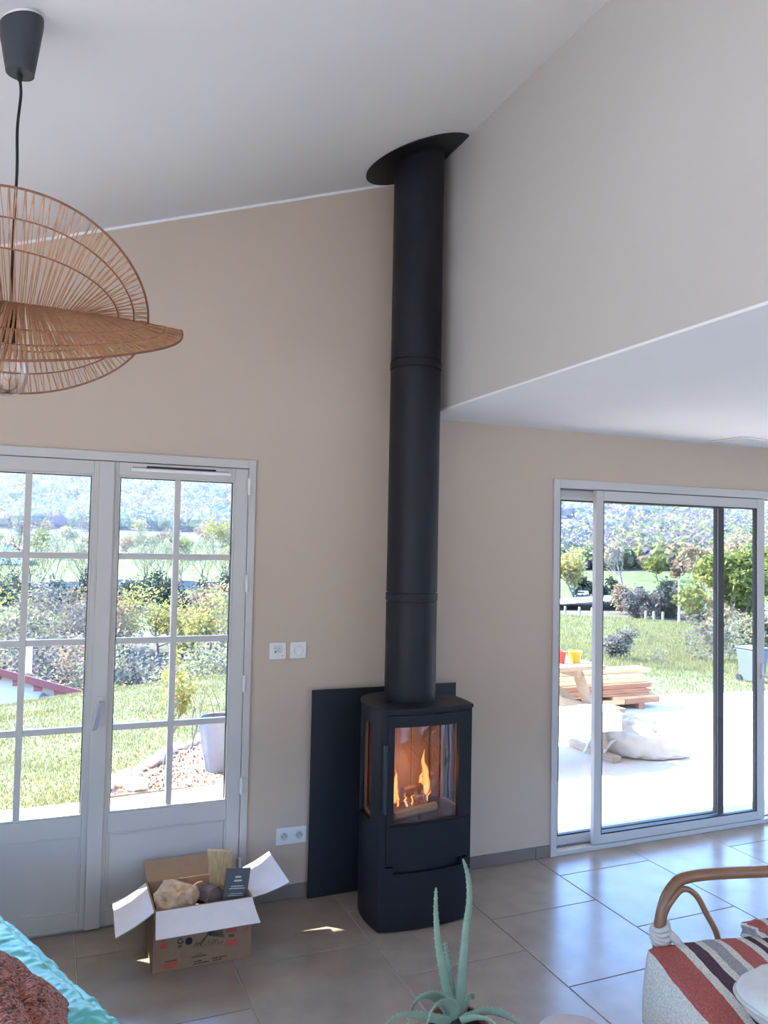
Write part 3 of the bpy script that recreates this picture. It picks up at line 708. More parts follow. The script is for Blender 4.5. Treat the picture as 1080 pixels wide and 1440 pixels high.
# booklet
bk = thing('booklet', (.785, 3.45, .24), 'dark grey booklet with white lettering leaning in the cardboard box', 'booklet')
ca = Vector((.782, 3.425, .272)); ex = Vector((.055, .012, -.010)); ez = Vector((.012, .012, .072)); ny = ex.cross(ez).normalized()
MB().obox(ca, ex, ny*.002, ez).build('cover', mat('slate_booklet_cover', (84, 86, 88), .6), bk, bevel=.001)
b = MB(); pr = random.Random(3)
if ny.y > 0: ny = -ny
for row, (s, z0, hh, wd) in enumerate([(0, .52, .07, .5), (0, .32, .07, .62), (0, .02, .035, 1.0), (0, -.10, .035, 1.25), (0, -.38, .025, 1.0), (0, -.48, .025, 1.3), (0, -.7, .025, .8)]):
    q = -wd/2
    while q < wd/2:
        ww = pr.uniform(.03, .10); b.obox(ca+ny*.0027+ex*(q+ww/2+.05)+ez*z0, ex*ww/2, ny*.0003, ez*hh*.7); q += ww+.025
b.build('lettering', mat('white_print', (215, 214, 210), .7), bk)

# ------------------------------------------------------------------ rattan armchair with striped throw
RAT = mat('brown_rattan_cane', (142, 98, 66), .38, .22, 6, .08, 60, aniso=(1, 1, 1), coat=.2)
ch = thing('rattan_armchair', (2.25, 1.85, 0), 'brown rattan armchair with bent cane back rail, right foreground', 'chair')
BL = Vector((2.01, 2.21, 0)); BR = Vector((2.86, 2.03, 0)); FL = Vector((1.80, 1.55, 0)); FR = Vector((2.62, 1.40, 0))
ZS = .335
rail = smoothpts([BL+Vector((0, 0, .02)), BL+Vector((-.015, 0, .30)), BL+Vector((-.005, .0, .47)), BL+Vector((.045, .0, .565)), BL+Vector((.13, -.02, .603)), (BL+BR)/2+Vector((0, 0, .605)),
                  BR+Vector((-.13, .02, .603)), BR+Vector((-.045, 0, .565)), BR+Vector((.005, 0, .47)), BR+Vector((.015, 0, .3)), BR+Vector((0, 0, .02))], 6)
MB().tube(rail, .0205, 12).build('back_rail', RAT, ch, smooth='all')
u = (BR-BL).normalized()
for s, o_ in ((1, BL), (-1, BR)):
    d = u*s
    MB().tube(smoothpts([o_+d*(-.002)+Vector((0, -.006, .47)), o_+d*.022+Vector((0, -.012, .525)), o_+d*.07+Vector((0, -.012, .568)), o_+d*.12+Vector((0, -.012, .545)), o_+d*.16+Vector((0, -.012, .48)), o_+d*.20+Vector((0, -.012, .41)), o_+d*.21+Vector((0, -.012, .36))], 5), .0105, 8).build('cane_loop', RAT, ch, smooth='all')
for p in (FL, FR): MB().tube([p+Vector((0, 0, .001)), p+Vector((0, 0, ZS-.03))], .017, 10).build('leg', RAT, ch, smooth=True)
MB().tube([BL+Vector((.035, -.05, .001)), BL+Vector((.02, -.04, ZS-.02))], .013, 10).build('leg', RAT, ch, smooth=True)
for a, c in ((BL, BR), (BR, FR), (FR, FL), (FL, BL)): MB().tube([a+Vector((0, 0, ZS-.045)), c+Vector((0, 0, ZS-.045))], .014, 8).build('seat_rail', RAT, ch, smooth=True)
for k in range(1, 6): MB().tube([BL.lerp(BR, k/6)+Vector((0, 0, ZS-.04)), FL.lerp(FR, k/6)+Vector((0, 0, ZS-.04))], .007, 6).build('seat_slat', RAT, ch)
# striped throw: a cloth grid over the seat that hangs down on the left
SM = bpy.data.materials.new('striped_woven_throw'); SM.use_nodes = True; n = SM.node_tree; p = n.nodes['Principled BSDF']; p.inputs['Roughness'].default_value = .95; p.inputs['Specular IOR Level'].default_value = .1
uvn = n.nodes.new('ShaderNodeUVMap'); sx = n.nodes.new('ShaderNodeSeparateXYZ'); n.links.new(uvn.outputs[0], sx.inputs[0])
rp = n.nodes.new('ShaderNodeValToRGB'); rp.color_ramp.interpolation = 'CONSTANT'
CR, RD, PU, GY = s2l((222, 212, 192)), s2l((180, 98, 86)), s2l((92, 66, 72)), s2l((168, 156, 152))
stops = [(0, CR), (.262, RD), (.337, CR), (.362, PU), (.397, CR), (.415, GY), (.452, CR), (.47, RD), (.52, CR), (.545, PU), (.565, CR), (.585, PU), (.608, GY), (.65, CR), (.69, RD), (.75, CR), (.8, PU), (.84, CR)]
while len(rp.color_ramp.elements) > 1: rp.color_ramp.elements.remove(rp.color_ramp.elements[0])
for i, (q, c) in enumerate(stops):
    e = rp.color_ramp.elements[0] if i == 0 else rp.color_ramp.elements.new(q)
    e.position = q; e.color = (*c, 1)
wn = n.nodes.new('ShaderNodeTexNoise'); wn.inputs['Scale'].default_value = 190; mr = n.nodes.new('ShaderNodeMapRange'); mr.inputs['From Min'].default_value = .3; mr.inputs['From Max'].default_value = .7; mr.inputs['To Min'].default_value = .7; mr.inputs['To Max'].default_value = 1.2
vm = n.nodes.new('ShaderNodeVectorMath'); vm.operation = 'SCALE'
n.links.new(sx.outputs[0], rp.inputs[0]); n.links.new(rp.outputs[0], vm.inputs[0]); n.links.new(wn.outputs['Fac'], mr.inputs['Value']); n.links.new(mr.outputs[0], vm.inputs['Scale']); n.links.new(vm.outputs[0], p.inputs['Base Color'])
bp = n.nodes.new('ShaderNodeBump'); bp.inputs['Strength'].default_value = .3; bp.inputs['Distance'].default_value = .004; n.links.new(wn.outputs['Fac'], bp.inputs['Height']); n.links.new(bp.outputs[0], p.inputs['Normal'])
tcn = n.nodes.new('ShaderNodeTexCoord'); n.links.new(tcn.outputs['Object'], wn.inputs['Vector'])
th = thing('striped_throw', (2.2, 1.85, ZS), 'cream throw with red, plum and grey stripes over the rattan armchair seat', 'throw')
NU, NV = 64, 40; vs = []; uvs = []
for j in range(NV+1):
    for i in range(NU+1):
        uu_, vv = i/NU, j/NV
        a = BL.lerp(BR, 0); 
        hang = .27
        if uu_ < hang:                    # the part hanging on the left
            k = (hang-uu_)/hang; s = 0; e = BL.lerp(FL, vv)
            p_ = e+Vector((-.075-.03*sin(k*pi/2)-.015*k*sin(vv*9), -.01*k, ZS+.047-.22*k+.012*sin(vv*12)*k))
        else:
            s = (uu_-hang)/(1-hang); e = BL.lerp(BR, s).lerp(FL.lerp(FR, s), vv)
            p_ = e+Vector((-.075*(1-s), 0, ZS+.047+.028*sin(pi*min(1, s*1.3+.05))*sin(pi*min(1, vv*1.2+.1))+.008*nz(s*7, vv*5, 2)))
            if vv < .06: p_.z += .0
        p_.z += .004*nz(uu_*22, vv*16, 7); p_.y -= .03
        vs.append(p_); uvs.append((uu_, vv))
W = NU+1; b = MB(); b.add(vs, [(j*W+i, j*W+i+1, (j+1)*W+i+1, (j+1)*W+i) for j in range(NV) for i in range(NU)])
o = b.build('cloth', SM, th, smooth='all', uv=uvs); md = o.modifiers.new('s', 'SOLIDIFY'); md.thickness = .012; md.offset = -1
# seat cushion under the throw
cu = MB(); pad = [BL.lerp(FR, .04), BR.lerp(FL, .04), FR.lerp(BL, .04), FL.lerp(BR, .04)]
cu.add([q+Vector((0, -.03, ZS-.025)) for q in pad]+[q+Vector((0, -.03, ZS+.03)) for q in pad], [(0,3,2,1),(4,5,6,7),(0,1,5,4),(1,2,6,5),(2,3,7,6),(3,0,4,7)])
o = cu.build('seat_cushion', mat('off_white_cotton', (214, 206, 190), .9, .05, 30, .2, 80), bevel=.02, seg=3); tag(o, 'off white seat cushion hidden under the striped throw', 'cushion')
# ties knotted round the back posts
TIE = mat('cream_cotton_tie', (206, 196, 182), .9, .08, 40, .4, 90)
kp = BL+Vector((-.010, -.005, .415))
b = MB()
for z, r in ((-.034, .024), (-.022, .029), (-.009, .027), (.004, .030), (.017, .027), (.029, .025)): b.tube([kp+Vector((r*cos(a), r*sin(a), z+.010*sin(a*1+z*60))) for a in [2*pi*k/14 for k in range(14)]], .0095, 6, closed=True)
b.tube(smoothpts([kp+Vector((.02, -.02, .01)), kp+Vector((.04, -.045, -.015)), kp+Vector((.07, -.06, -.045))], 5), [.016]*5+[.012]*6, 8)
b.build('tie', TIE, th, smooth='all')
for dx in (-.035, -.022):
    MB().tube(smoothpts([kp+Vector((-.01, -.03, -.03)), kp+Vector((dx-.01, -.045, -.07)), kp+Vector((dx-.02, -.05, -.12)), kp+Vector((dx-.025, -.05, -.155))], 5), [.006]*6+[.009]*5+[.011]*5, 7).build('tie_end', TIE, th, smooth='all')
# bunched fold of throw by the right cane loop
b = MB(); c = BL.lerp(BR, .52)+Vector((.0, -.03, ZS+.075)); bmx = bmesh.new(); bmesh.ops.create_icosphere(bmx, subdivisions=3, radius=1)
vs = []; uvs2 = []
for v_ in bmx.verts:
    q = v_.co; k = 1+.35*nz(q.x*2, q.y*2.5, q.z*2.5+1)+.12*nz(q.x*6, q.y*6, q.z*6); vs.append(c+u*(q.x*.15*k)+Vector((0, q.y*.06*k, q.z*.045*k))); uvs2.append((.42+.3*(q.x*.5+.5)+.05*q.z, .5))
b.add(vs, [tuple(v_.index for v_ in f_.verts) for f_ in bmx.faces]); bmx.free(); b.build('bunched_fold', SM, th, smooth='all', uv=uvs2)
# white pillow on the chair
pl = thing('white_pillow', (2.035, 1.675, ZS+.06), 'off white pillow with rounded piping on the striped throw', 'pillow')
b = MB(); pc = Vector((2.035, 1.675, ZS+.128)); bmx = bmesh.new(); bmesh.ops.create_uvsphere(bmx, u_segments=32, v_segments=18, radius=1)
vs = []
for v_ in bmx.verts:
    q = v_.co; f2 = (abs(q.x)**2.6+abs(q.y)**2.6)**(1/2.6) or 1; g2 = hypot(q.x, q.y) or 1; k = min(1.25, g2/f2)
    zz = q.z*.075*(1+.15*nz(q.x*2, q.y*2, 1))-.02*math.exp(-((q.x+.3)**2+(q.y-.1)**2)*6)*(q.z > 0)
    vs.append(pc+Vector((q.x*.17*k, q.y*.15*k, zz+.008*nz(q.x*5, q.y*5, q.z*3))))
b.add(vs, [tuple(v_.index for v_ in f_.verts) for f_ in bmx.faces]); bmx.free(); b.build('pillow_body', mat('off_white_linen', (218, 210, 196), .9, .05, 30, .25, 120), pl, smooth='all')
b = MB(); b.tube([pc+Vector((.17*min(1.25, 1/((abs(cos(a))**2.6+abs(sin(a))**2.6)**(1/2.6)))*cos(a)*1.0, .15*min(1.25, 1/((abs(cos(a))**2.6+abs(sin(a))**2.6)**(1/2.6)))*sin(a), 0)) for a in [2*pi*k/48 for k in range(48)]], .007, 6, closed=True)
b.build('piping', TIE, pl, smooth='all')

# ------------------------------------------------------------------ aloe in a pot on a small table
AX, AY, AZ = .905, 1.66, .655
tb = thing('side_table', (AX, AY, 0), 'small round wooden side table under the potted aloe', 'table')
TBW = mat('oiled_oak', (150, 112, 78), .5, .2, 8, aniso=(1, 8, 1))
MB().lathe([(.155, .44), (.16, .445), (.16, .46), (.155, .465)], (AX, AY-.02, 0), 32).build('table_top', TBW, tb, smooth=True)
for k in range(3):
    a = 2*pi*k/3+.5; MB().tube([(AX+.13*cos(a), AY-.02+.13*sin(a), .001), (AX+.09*cos(a), AY-.02+.09*sin(a), .44)], [.012, .016], 10).build('leg', TBW, tb, smooth=True)
al = thing('potted_aloe', (AX, AY, .466), 'aloe plant with long pale green toothed leaves in a reddish brown pot, bottom edge', 'plant')
MB().lathe([(.050, .466), (.054, .468), (.068, .62), (.073, .622), (.073, .648), (.066, .648), (.064, .62), (.01, .618)], (AX, AY, 0), 32).build('pot', mat('dark_terracotta', (116, 62, 52), .6, .1, 20), al, smooth=True)
MB().lathe([(.001, .634), (.04, .636), (.065, .630), (.065, .626)], (AX, AY, 0), 20).build('soil', mat('potting_soil', (44, 34, 30), 1, .3, 60, .6, 90), al)
ALOE = mat('aloe_skin', (126, 148, 124), .45, .14, 22, .05, 60, trans=.08); TOOTH = mat('aloe_tooth', (206, 214, 176), .5)
cr, cu_, cf = rgt, up, fwd
def aloe_leaf(pts, w0, seed, teeth=True, dark=1):
    P_ = smoothpts([Vector(q) for q in pts], 8); N = len(P_); b = MB(); vs = []; prev = None; tt = MB()
    rnd = random.Random(seed)
    for i, p in enumerate(P_):
        t = (P_[min(i+1, N-1)]-P_[max(i-1, 0)]).normalized()
        s = t.cross(Vector((0, 1, 0.25)))
        s = s.normalized() if prev is None else (prev-t*prev.dot(t)).normalized()
        prev = s; nn = s.cross(t).normalized()
        f_ = i/(N-1); ww = w0*1.3*(1-f_)**.6*(.8+.2*cos(f_*2))+.0018; hh = ww*.34
        ring = [(1, .10), (.6, .42), (0, .55), (-.6, .42), (-1, .10), (-.55, -.18), (0, -.28), (.55, -.18)]
        vs += [p+s*(a*ww)+nn*(-c*hh*2) for a, c in ring]
        if teeth and i % 2 == 0 and .05 < f_ < .95:
            for sg in (1, -1):
                e = p+s*sg*ww; tt.add([e+t*.0014, e-t*.0014, e+nn*.0008, e+s*sg*.0022+t*.001], [(0,1,3),(1,2,3),(2,0,3),(0,2,1)])
    fs = [(i*8+k, i*8+(k+1) % 8, (i+1)*8+(k+1) % 8, (i+1)*8+k) for i in range(N-1) for k in range(8)]+[tuple(range(8))[::-1], tuple((N-1)*8+k for k in range(8))]
    o = b.add(vs, fs).build('leaf', ALOE, al, smooth='all')
    if tt.v: tt.build('teeth', TOOTH, o)['kind'] = 'stuff'
def AP(px, py, dy=0):
    """a point on the plant, written as an image direction at depth AY+dy, so in world terms an offset from the crown"""
    d = fwd+rgt*((px-540)/1110.55)+up*((720-py)/1110.55); k = (AY+dy)/d.y; return Vector((0, 0, CAM_H))+d*k
aloe_leaf([AP(645, 1425), AP(650, 1370, .0), AP(655, 1310, .01), AP(660, 1265, .01), AP(658, 1232, .01), AP(651, 1208, .0)], .0105, 1)
aloe_leaf([AP(634, 1424), AP(626, 1380, -.01), AP(617, 1330, -.02), AP(613, 1285, -.02), AP(613, 1248, -.02)], .0092, 2)
aloe_leaf([AP(641, 1420, .02), AP(634, 1380, .03), AP(629, 1345, .03), AP(626, 1324, .03)], .0062, 3)
aloe_leaf([AP(638, 1428, -.02), AP(622, 1407, -.05), AP(604, 1398, -.07), AP(586, 1405, -.08), AP(577, 1425, -.08), AP(572, 1450, -.08)], .0115, 4)
aloe_leaf([AP(640, 1430, -.03), AP(634, 1412, -.06), AP(622, 1407, -.09), AP(608, 1418, -.11), AP(600, 1440, -.12), AP(596, 1465, -.12)], .0115, 5)
aloe_leaf([AP(632, 1436, -.04), AP(605, 1430, -.08), AP(575, 1426, -.10), AP(552, 1432, -.11), AP(535, 1450, -.11)], .0095, 6)
aloe_leaf([AP(650, 1428, .02), AP(656, 1412, .04), AP(659, 1402, .05), AP(664, 1399, .05), AP(665, 1405, .05)], .0105, 7)
aloe_leaf([AP(650, 1432, 0), AP(672, 1424, .01), AP(695, 1422, .02), AP(718, 1432, .02), AP(738, 1448, .02)], .0095, 8)
aloe_leaf([AP(648, 1434, -.04), AP(668, 1430, -.06), AP(688, 1434, -.08), AP(705, 1450, -.09)], .010, 9)

# ------------------------------------------------------------------ rounded beige pouf top at the bottom edge
b = MB(); b.lathe([(.02, .001), (.12, .004), (.135, .06), (.14, .24), (.13, .32), (.10, .375), (.055, .398), (.015, .404)], (1.41, 1.90, 0), 40)
o = b.build('pouf', mat('pinkish_beige_felt', (196, 176, 168), .95, .04, 30, .1, 90), smooth='all'); tag(o, 'rounded pinkish beige pouf top beside the aloe at the bottom edge', 'pouf')

# ------------------------------------------------------------------ green quilt on the low couch, rust towel
GREEN = mat('turquoise_nylon', (92, 186, 164), .36, .05, 6, .05, 60, sheen=.1)
E0 = Vector((-.30, 3.36, 0)); E1 = Vector((.36, 1.78, 0)); ed = (E1-E0).normalized(); en = Vector((ed.y, -ed.x, 0))   # en points into the couch side
if en.x > 0: en = -en
co = thing('daybed', (-.55, 2.2, 0), 'low daybed under the turquoise quilt in the left foreground', 'daybed')
cM = mat('grey_couch_fabric', (120, 118, 116), .9, .1, 40)
def qd(s, t, z): p = E0+ed*s+en*t; return (p.x, p.y, z)
L_ = (E1-E0).length
b = MB(); b.add([qd(.06,.06,.12), qd(L_-.06,.06,.12), qd(L_-.06,.80,.12), qd(.06,.80,.12), qd(.06,.06,.40), qd(L_-.06,.06,.40), qd(L_-.06,.80,.40), qd(.06,.80,.40)], [(0,3,2,1),(4,5,6,7),(0,1,5,4),(1,2,6,5),(2,3,7,6),(3,0,4,7)])
b.build('mattress', cM, co, bevel=.03)
for s, t in ((.12, .12), (L_-.12, .12), (.12, .72), (L_-.12, .72)):
    p = E0+ed*s+en*t; MB().tube([(p.x, p.y, .001), (p.x, p.y, .125)], .022, 10).build('leg', TBW, co, smooth=True)
NU, NV = 150, 56
def quilt(u_, v_):
    s = -.02+u_*(L_+.04); q = v_
    arc = .30+.86
    d = q*arc                              # down the side first, then over the top
    if d < .22: t, z, k = -.006-.035*sin(d/.22*pi*.5), .22+d, d/.22
    elif d < .36:
        a = (d-.22)/.14*pi/2; t, z = -.041+.07*(1-cos(a)), .44+.055*sin(a)
    else: t, z = .029+(d-.36), .495
    ch_ = abs(sin((s*1.0+.25*t)*pi/.42))    # quilted chambers across the edge
    puff = .012*ch_**.5
    ew = math.exp(-((d-.30)/.07)**2); wr = .010*nz(s*7+t*5, t*9, 2)+(.003+.008*ew)*nz(s*24+t*20, t*10, 5)+(.0015+.006*ew)*nz(s*55, t*40, 1)
    seam = -.018*math.exp(-((d-.30)/.012)**2)
    nzv = (puff+wr+seam)
    side = 1 if d < .22 else max(0, 1-(d-.22)/.14)
    return qd(s, t-nzv*side, z+nzv*(1-side))
NU, NV = 260, 110
b = MB(); b.grid(quilt, NU, NV); qo = b.build('turquoise_quilt', GREEN, smooth='all'); md = qo.modifiers.new('s', 'SOLIDIFY'); md.thickness = .01; md.offset = -1
tag(qo, 'shiny turquoise quilted blanket over the daybed, bottom left corner', 'quilt')
TW = mat('rust_terry', (178, 100, 72), 1, .4, 130, .8, 150, sheen=.4, spec=.05)
TB = Vector((.066, 2.205, 0)); T1 = Vector((-.168, .290, 0)).normalized(); T2 = Vector((-.013, -.21, 0)).normalized(); trn = random.Random(8)
def towel(u_, v_):
    p = TB+T1*(u_*.62)+T2*(v_*.55); a_, c_ = u_*.62, v_*.55
    fold = abs(sin(a_*9.5+c_*6.5+.5+.8*nz(a_*3, c_*3, 1)))**.6
    e_w = min(1, v_*7, u_*9)
    z = .562+.018*e_w+.065*min(1, v_*4, u_*5)*(.25+.75*fold)+.03*max(0, nz(a_*6, c_*6, 9))+trn.uniform(-.0013, .0013)
    z -= .05*max(0, 1-(1-u_)*9)+.03*max(0, 1-(1-v_)*9)
    return (p.x+trn.uniform(-.001, .001), p.y+trn.uniform(-.001, .001), z)
b = MB(); b.grid(towel, 230, 200)
to = b.build('rust_towel', TW, smooth='all'); md = to.modifiers.new('s', 'SOLIDIFY'); md.thickness = .018; md.offset = 1
tag(to, 'rust brown terry towel heaped on the turquoise quilt', 'towel')

# ================================================================== OUTSIDE
def lerp_prof(prof, r):
    if r <= prof[0][0]: return prof[0][1]
    for (a, za), (b_, zb_) in zip(prof, prof[1:]):
        if r <= b_:
            t = (r-a)/(b_-a); t = t*t*(3-2*t)*.5+t*.5; return za+(zb_-za)*t
    return prof[-1][1]
PL = [(9.6,-.085),(11,-.16),(12.2,-.5),(15,-2.2),(18,-4.0),(24,-4.6),(32,-4.4),(42,-3.5),(52,-2.75),(60,-2.2),(75,-1.6),(100,-.2),(130,2.0),(170,5),(230,14),(320,33),(450,62),(700,125),(1100,170)]
PRr = [(12,-.085),(16,-.35),(22,-.72),(30,-.80),(34,-1.25),(42,-1.25),(55,-.8),(75,-.1),(100,.9),(150,4),(230,13),(320,29),(450,52),(700,105),(1100,160)]
def gz(x, y):
    r = hypot(x, y); az = math.degrees(atan2(x, y)); k = min(1, max(0, (az-15)/14)); k = k*k*(3-2*k)
    if az < -60 or az > 100: k = .5
    rl = r+(6-min(12, max(-4, az)))*.11*max(0, min(1, (r-8)/1.5))*max(0, min(1, (40-r)/25)); z = lerp_prof(PL, rl)*(1-k)+lerp_prof(PRr, r)*k
    if r > 12: z += min(1, (r-12)/20)*.25*nz(x, y, 0, .08)+min(1, max(0, (r-150)/200))*9*nz(x, y, 3, .006)
    return z
GROUND = vcol_mat('meadow_and_soil', .95, .30, 1.2, bump=.6, bscale=6)
G_LAWN, G_SCRUB, G_MEAD, G_FOR = s2l((108, 116, 78)), s2l((98, 94, 78)), s2l((96, 106, 62)), s2l((92, 90, 92))
radii = [0, 3, 6]+[7+.6*k for k in range(14)]+[16, 17, 18.5, 20, 22, 24, 26, 28, 30, 32, 34, 37, 40, 44, 48, 52, 56, 60, 65, 70, 75, 82, 90, 100, 112, 130, 150, 170, 200, 230, 270, 320, 380, 450, 560, 700, 900, 1100]
NA = 200; b = MB(); vs = []; cs = []
for r in radii:
    for k in range(NA):
        a = 2*pi*k/NA; x, y = r*sin(a), r*cos(a); az = math.degrees(a); az = az-360 if az > 180 else az
        vs.append((x, y, gz(x, y)))
        left = az < 22
        if r < 13: c = G_LAWN
        elif left: c = G_SCRUB if r < 48 else (G_MEAD if r < 128 else (G_MEAD if r < 145 else G_FOR))
        else: c = G_MEAD if r < 32 else (G_SCRUB if r < 46 else (G_MEAD if r < 74 else G_FOR))
        f = 1+.18*nz(x, y, 5, .15); cs.append(tuple(q*f for q in c))
b.add(vs, [(i*NA+k, i*NA+(k+1) % NA, (i+1)*NA+(k+1) % NA, (i+1)*NA+k) for i in range(len(radii)-1) for k in range(NA)]); b.c = cs
struct(b.build('ground', GROUND, smooth='all'), 'green valley ground rising to wooded hills')

# terrace
CONC = mat('pale_concrete_terrace', (200, 192, 181), .9, .05, 2, .1, 60)
b = MB(); b.prism([(-3.5, D+WT), (9.8, D+WT), (9.8, 7.55), (6.9, 7.80), (3.6, 7.95), (2.6, 6.3), (1.6, 6.0), (.35, 5.86), (-3.5, 5.74)], -.2, -.05)
struct(b.build('terrace', CONC), 'pale sunlit concrete terrace outside the doors')
struct(MB().box(FD[0]-.02, FD[1]+.02, D+.09, D+WT, -.06, .004).build('trim_2', CONC)); struct(MB().box(SD[0], SD[1], D+.12, D+WT, -.06, -.012).build('trim_3', CONC))

b = MB(); b.box(-12, -3.5, -16, 5.74, -.2, -.05); b.box(-3.5, XL-.3, -16, D+WT, -.2, -.05); b.box(XL-.3, XR+.3, -16, YR-.3, -.2, -.05); b.box(XR+.3, 16, -16, D+WT, -.2, -.05)  # unseen paving added as a bright reflector for sunlight into the room
struct(b.build('bounce_terrace', CONC), 'unseen pale concrete terrace added round the house to bounce sunlight indoors')
# grass blades (uncountable)
def in_terr(x, y):
    if y < 5.74: return True
    if x < .35: return y < 5.80
    if x < 1.6: return y < 5.98
    if x < 2.6: return y < 6.0+(x-1.6)*.35
    if x < 3.6: return y < 6.3+(x-2.6)*1.7
    return y < 7.97-(x-3.6)*.05
BED = [(.30, 5.93), (.42, 6.12), (.62, 6.32), (.80, 6.62), (1.02, 7.0), (1.35, 7.25), (1.75, 7.3), (2.2, 6.9), (2.4, 6.3), (1.6, 6.02)]
def in_poly(x, y, P_):
    c = False; j = len(P_)-1
    for i in range(len(P_)):
        if (P_[i][1] > y) != (P_[j][1] > y) and x < (P_[j][0]-P_[i][0])*(y-P_[i][1])/(P_[j][1]-P_[i][1])+P_[i][0]: c = not c
        j = i
    return c
GBL = vcol_mat('grass_blade', .8, .2, 3, trans=.3)
def grass(name, n, fx, lab, hmin, hmax, seed):
    rnd = random.Random(seed); b = MB(); cs = []; k = 0
    for _ in range(n):
        x, y = fx(rnd)
        if in_terr(x, y) or in_poly(x, y, BED): continue
        d_ = .55+.45*nz(x, y, 0, 2.2)
        if rnd.random() > .35+d_: continue
        z = gz(x, y); a = rnd.uniform(0, pi); w_ = rnd.uniform(.0025, .005)*(1+hypot(x, y)/14); h_ = rnd.uniform(hmin, hmax)*(.7+.6*d_); lx, ly = rnd.uniform(-.5, .5)*h_, rnd.uniform(-.5, .5)*h_
        b.add([(x-cos(a)*w_, y-sin(a)*w_, z-.01), (x+cos(a)*w_, y+sin(a)*w_, z-.01), (x+lx, y+ly, z+h_)], [(0, 1, 2)])
        t = rnd.random(); c = s2l((114+46*t, 119+29*t, 66+42*rnd.random())); cs += [c, c, c]
    b.c = cs; o = b.build(name, GBL); tag(o, lab, 'grass', kind='stuff')
grass('lawn_grass', 90000, lambda r: (r.uniform(-1.2, 3.6), 5.7+(r.random()**1.3)*6.2), 'short sunlit lawn grass outside the french door', .012, .032, 1)
grass('lawn_grass', 40000, lambda r: (r.uniform(5.2, 15), r.uniform(7.4, 14)), 'short lawn grass beyond the terrace behind the lumber', .015, .045, 2)
def bank_pt(r):
    az = radians(r.uniform(32, 51)); q = r.uniform(14, 32); return q*sin(az), q*cos(az)
grass('meadow_grass', 60000, bank_pt, 'tufted grass on the meadow bank beyond the terrace', .03, .10, 3)

# gravel bed with edging stones, planter, sapling
rnd = random.Random(11)
struct(MB().prism(BED, -.12, -.055).build('gravel_bed', mat('gravel_soil', (150, 128, 108), 1, .25, 25, .6, 60)))
b = MB(); cs = []
for _ in range(2600):
    x, y = rnd.uniform(.3, 2.3), rnd.uniform(5.95, 7.3)
    if not in_poly(x, y, BED): continue
    s = rnd.uniform(.008, .02); a = rnd.uniform(0, 6)
    b.add([(x+s*cos(a), y+s*sin(a), -.055), (x+s*cos(a+2), y+s*sin(a+2), -.055), (x+s*cos(a+4), y+s*sin(a+4), -.055), (x, y, -.055+s*.9)], [(0,1,3),(1,2,3),(2,0,3)])
    t = rnd.random(); c = s2l((190, 178, 165)) if t < .5 else (s2l((168, 120, 92)) if t < .8 else s2l((120, 96, 80))); cs += [c]*4
b.c = cs; tag(b.build('gravel', vcol_mat('gravel_stone', .9, .15, 30)), 'pale and reddish gravel and bark chips in the planting bed', 'gravel', kind='stuff')
STONE = mat('pale_limestone', (196, 190, 182), .9, .2, 14, .6, 14, obj_var=.12)
def blob(c, sx, sy, sz, seed, sub=2, amp=.3, name='stone', M=STONE, smooth='all'):
    bm = bmesh.new(); bmesh.ops.create_icosphere(bm, subdivisions=sub, radius=1); B = MB(); vs = []
    for v_ in bm.verts:
        q = v_.co; k = 1+amp*nz(q.x*1.6+seed*3.1, q.y*1.6, q.z*1.6+seed)+.4*amp*nz(q.x*4+seed, q.y*4, q.z*4); vs.append((c[0]+q.x*sx*k, c[1]+q.y*sy*k, c[2]+q.z*sz*k))
    B.add(vs, [tuple(v_.index for v_ in f_.verts) for f_ in bm.faces]); bm.free(); return B.build(name, M, None, smooth=smooth)
edge = [(.34, 5.99), (.40, 6.10), (.50, 6.16), (.46, 6.27), (.58, 6.30), (.66, 6.40), (.70, 6.52), (.78, 6.62), (.86, 6.72), (.92, 6.86), (1.0, 6.98), (1.08, 7.10), (1.2, 7.18), (1.32, 7.26), (.62, 6.05), (.56, 6.18)]
ords = ['first','second','third','fourth','fifth','sixth','seventh','eighth','ninth','tenth','eleventh','twelfth','thirteenth','fourteenth']
for k, (x, y) in enumerate(edge):
    s = rnd.uniform(.045, .08); o = blob((x, y, -.05+s*.25), s*rnd.uniform(.9, 1.3), s, s*.6, k+1, amp=.5)
    lab = ('pale edging stone of the gravel bed, %s from the terrace' % ords[k]) if k < 14 else ('pale stone inside the gravel bed, %s' % ('near the terrace' if k == 14 else 'behind the nearest edging stones'))
    tag(o, lab, 'stone', 'edging stones of the gravel bed')
pt = thing('planter_tub', (1.30, 6.36, -.055), 'tall grey tapered planter tub standing on the gravel bed', 'planter')
MB().lathe([(.115, -.055), (.125, -.05), (.185, .33), (.19, .345), (.185, .355), (.165, .355), (.16, .30), (.01, .29)], (1.30, 6.36, 0), 40).build('tub', mat('grey_resin_tub', (112, 114, 122), .6, .06, 20), pt, smooth=True)
MB().lathe([(.001, .31), (.08, .312), (.162, .302), (.162, .298)], (1.30, 6.36, 0), 24).build('soil', mat('dark_soil', (70, 56, 48), 1, .3, 50), pt)
for k in range(4):
    a = k*1.7; MB().tube(smoothpts([(1.30+.05*cos(a), 6.36+.05*sin(a), .30), (1.30+.08*cos(a), 6.36+.08*sin(a), .42), (1.30+.14*cos(a+.3), 6.36+.14*sin(a+.3), .55)], 4), .003, 5).build('twig', LOGB, pt)

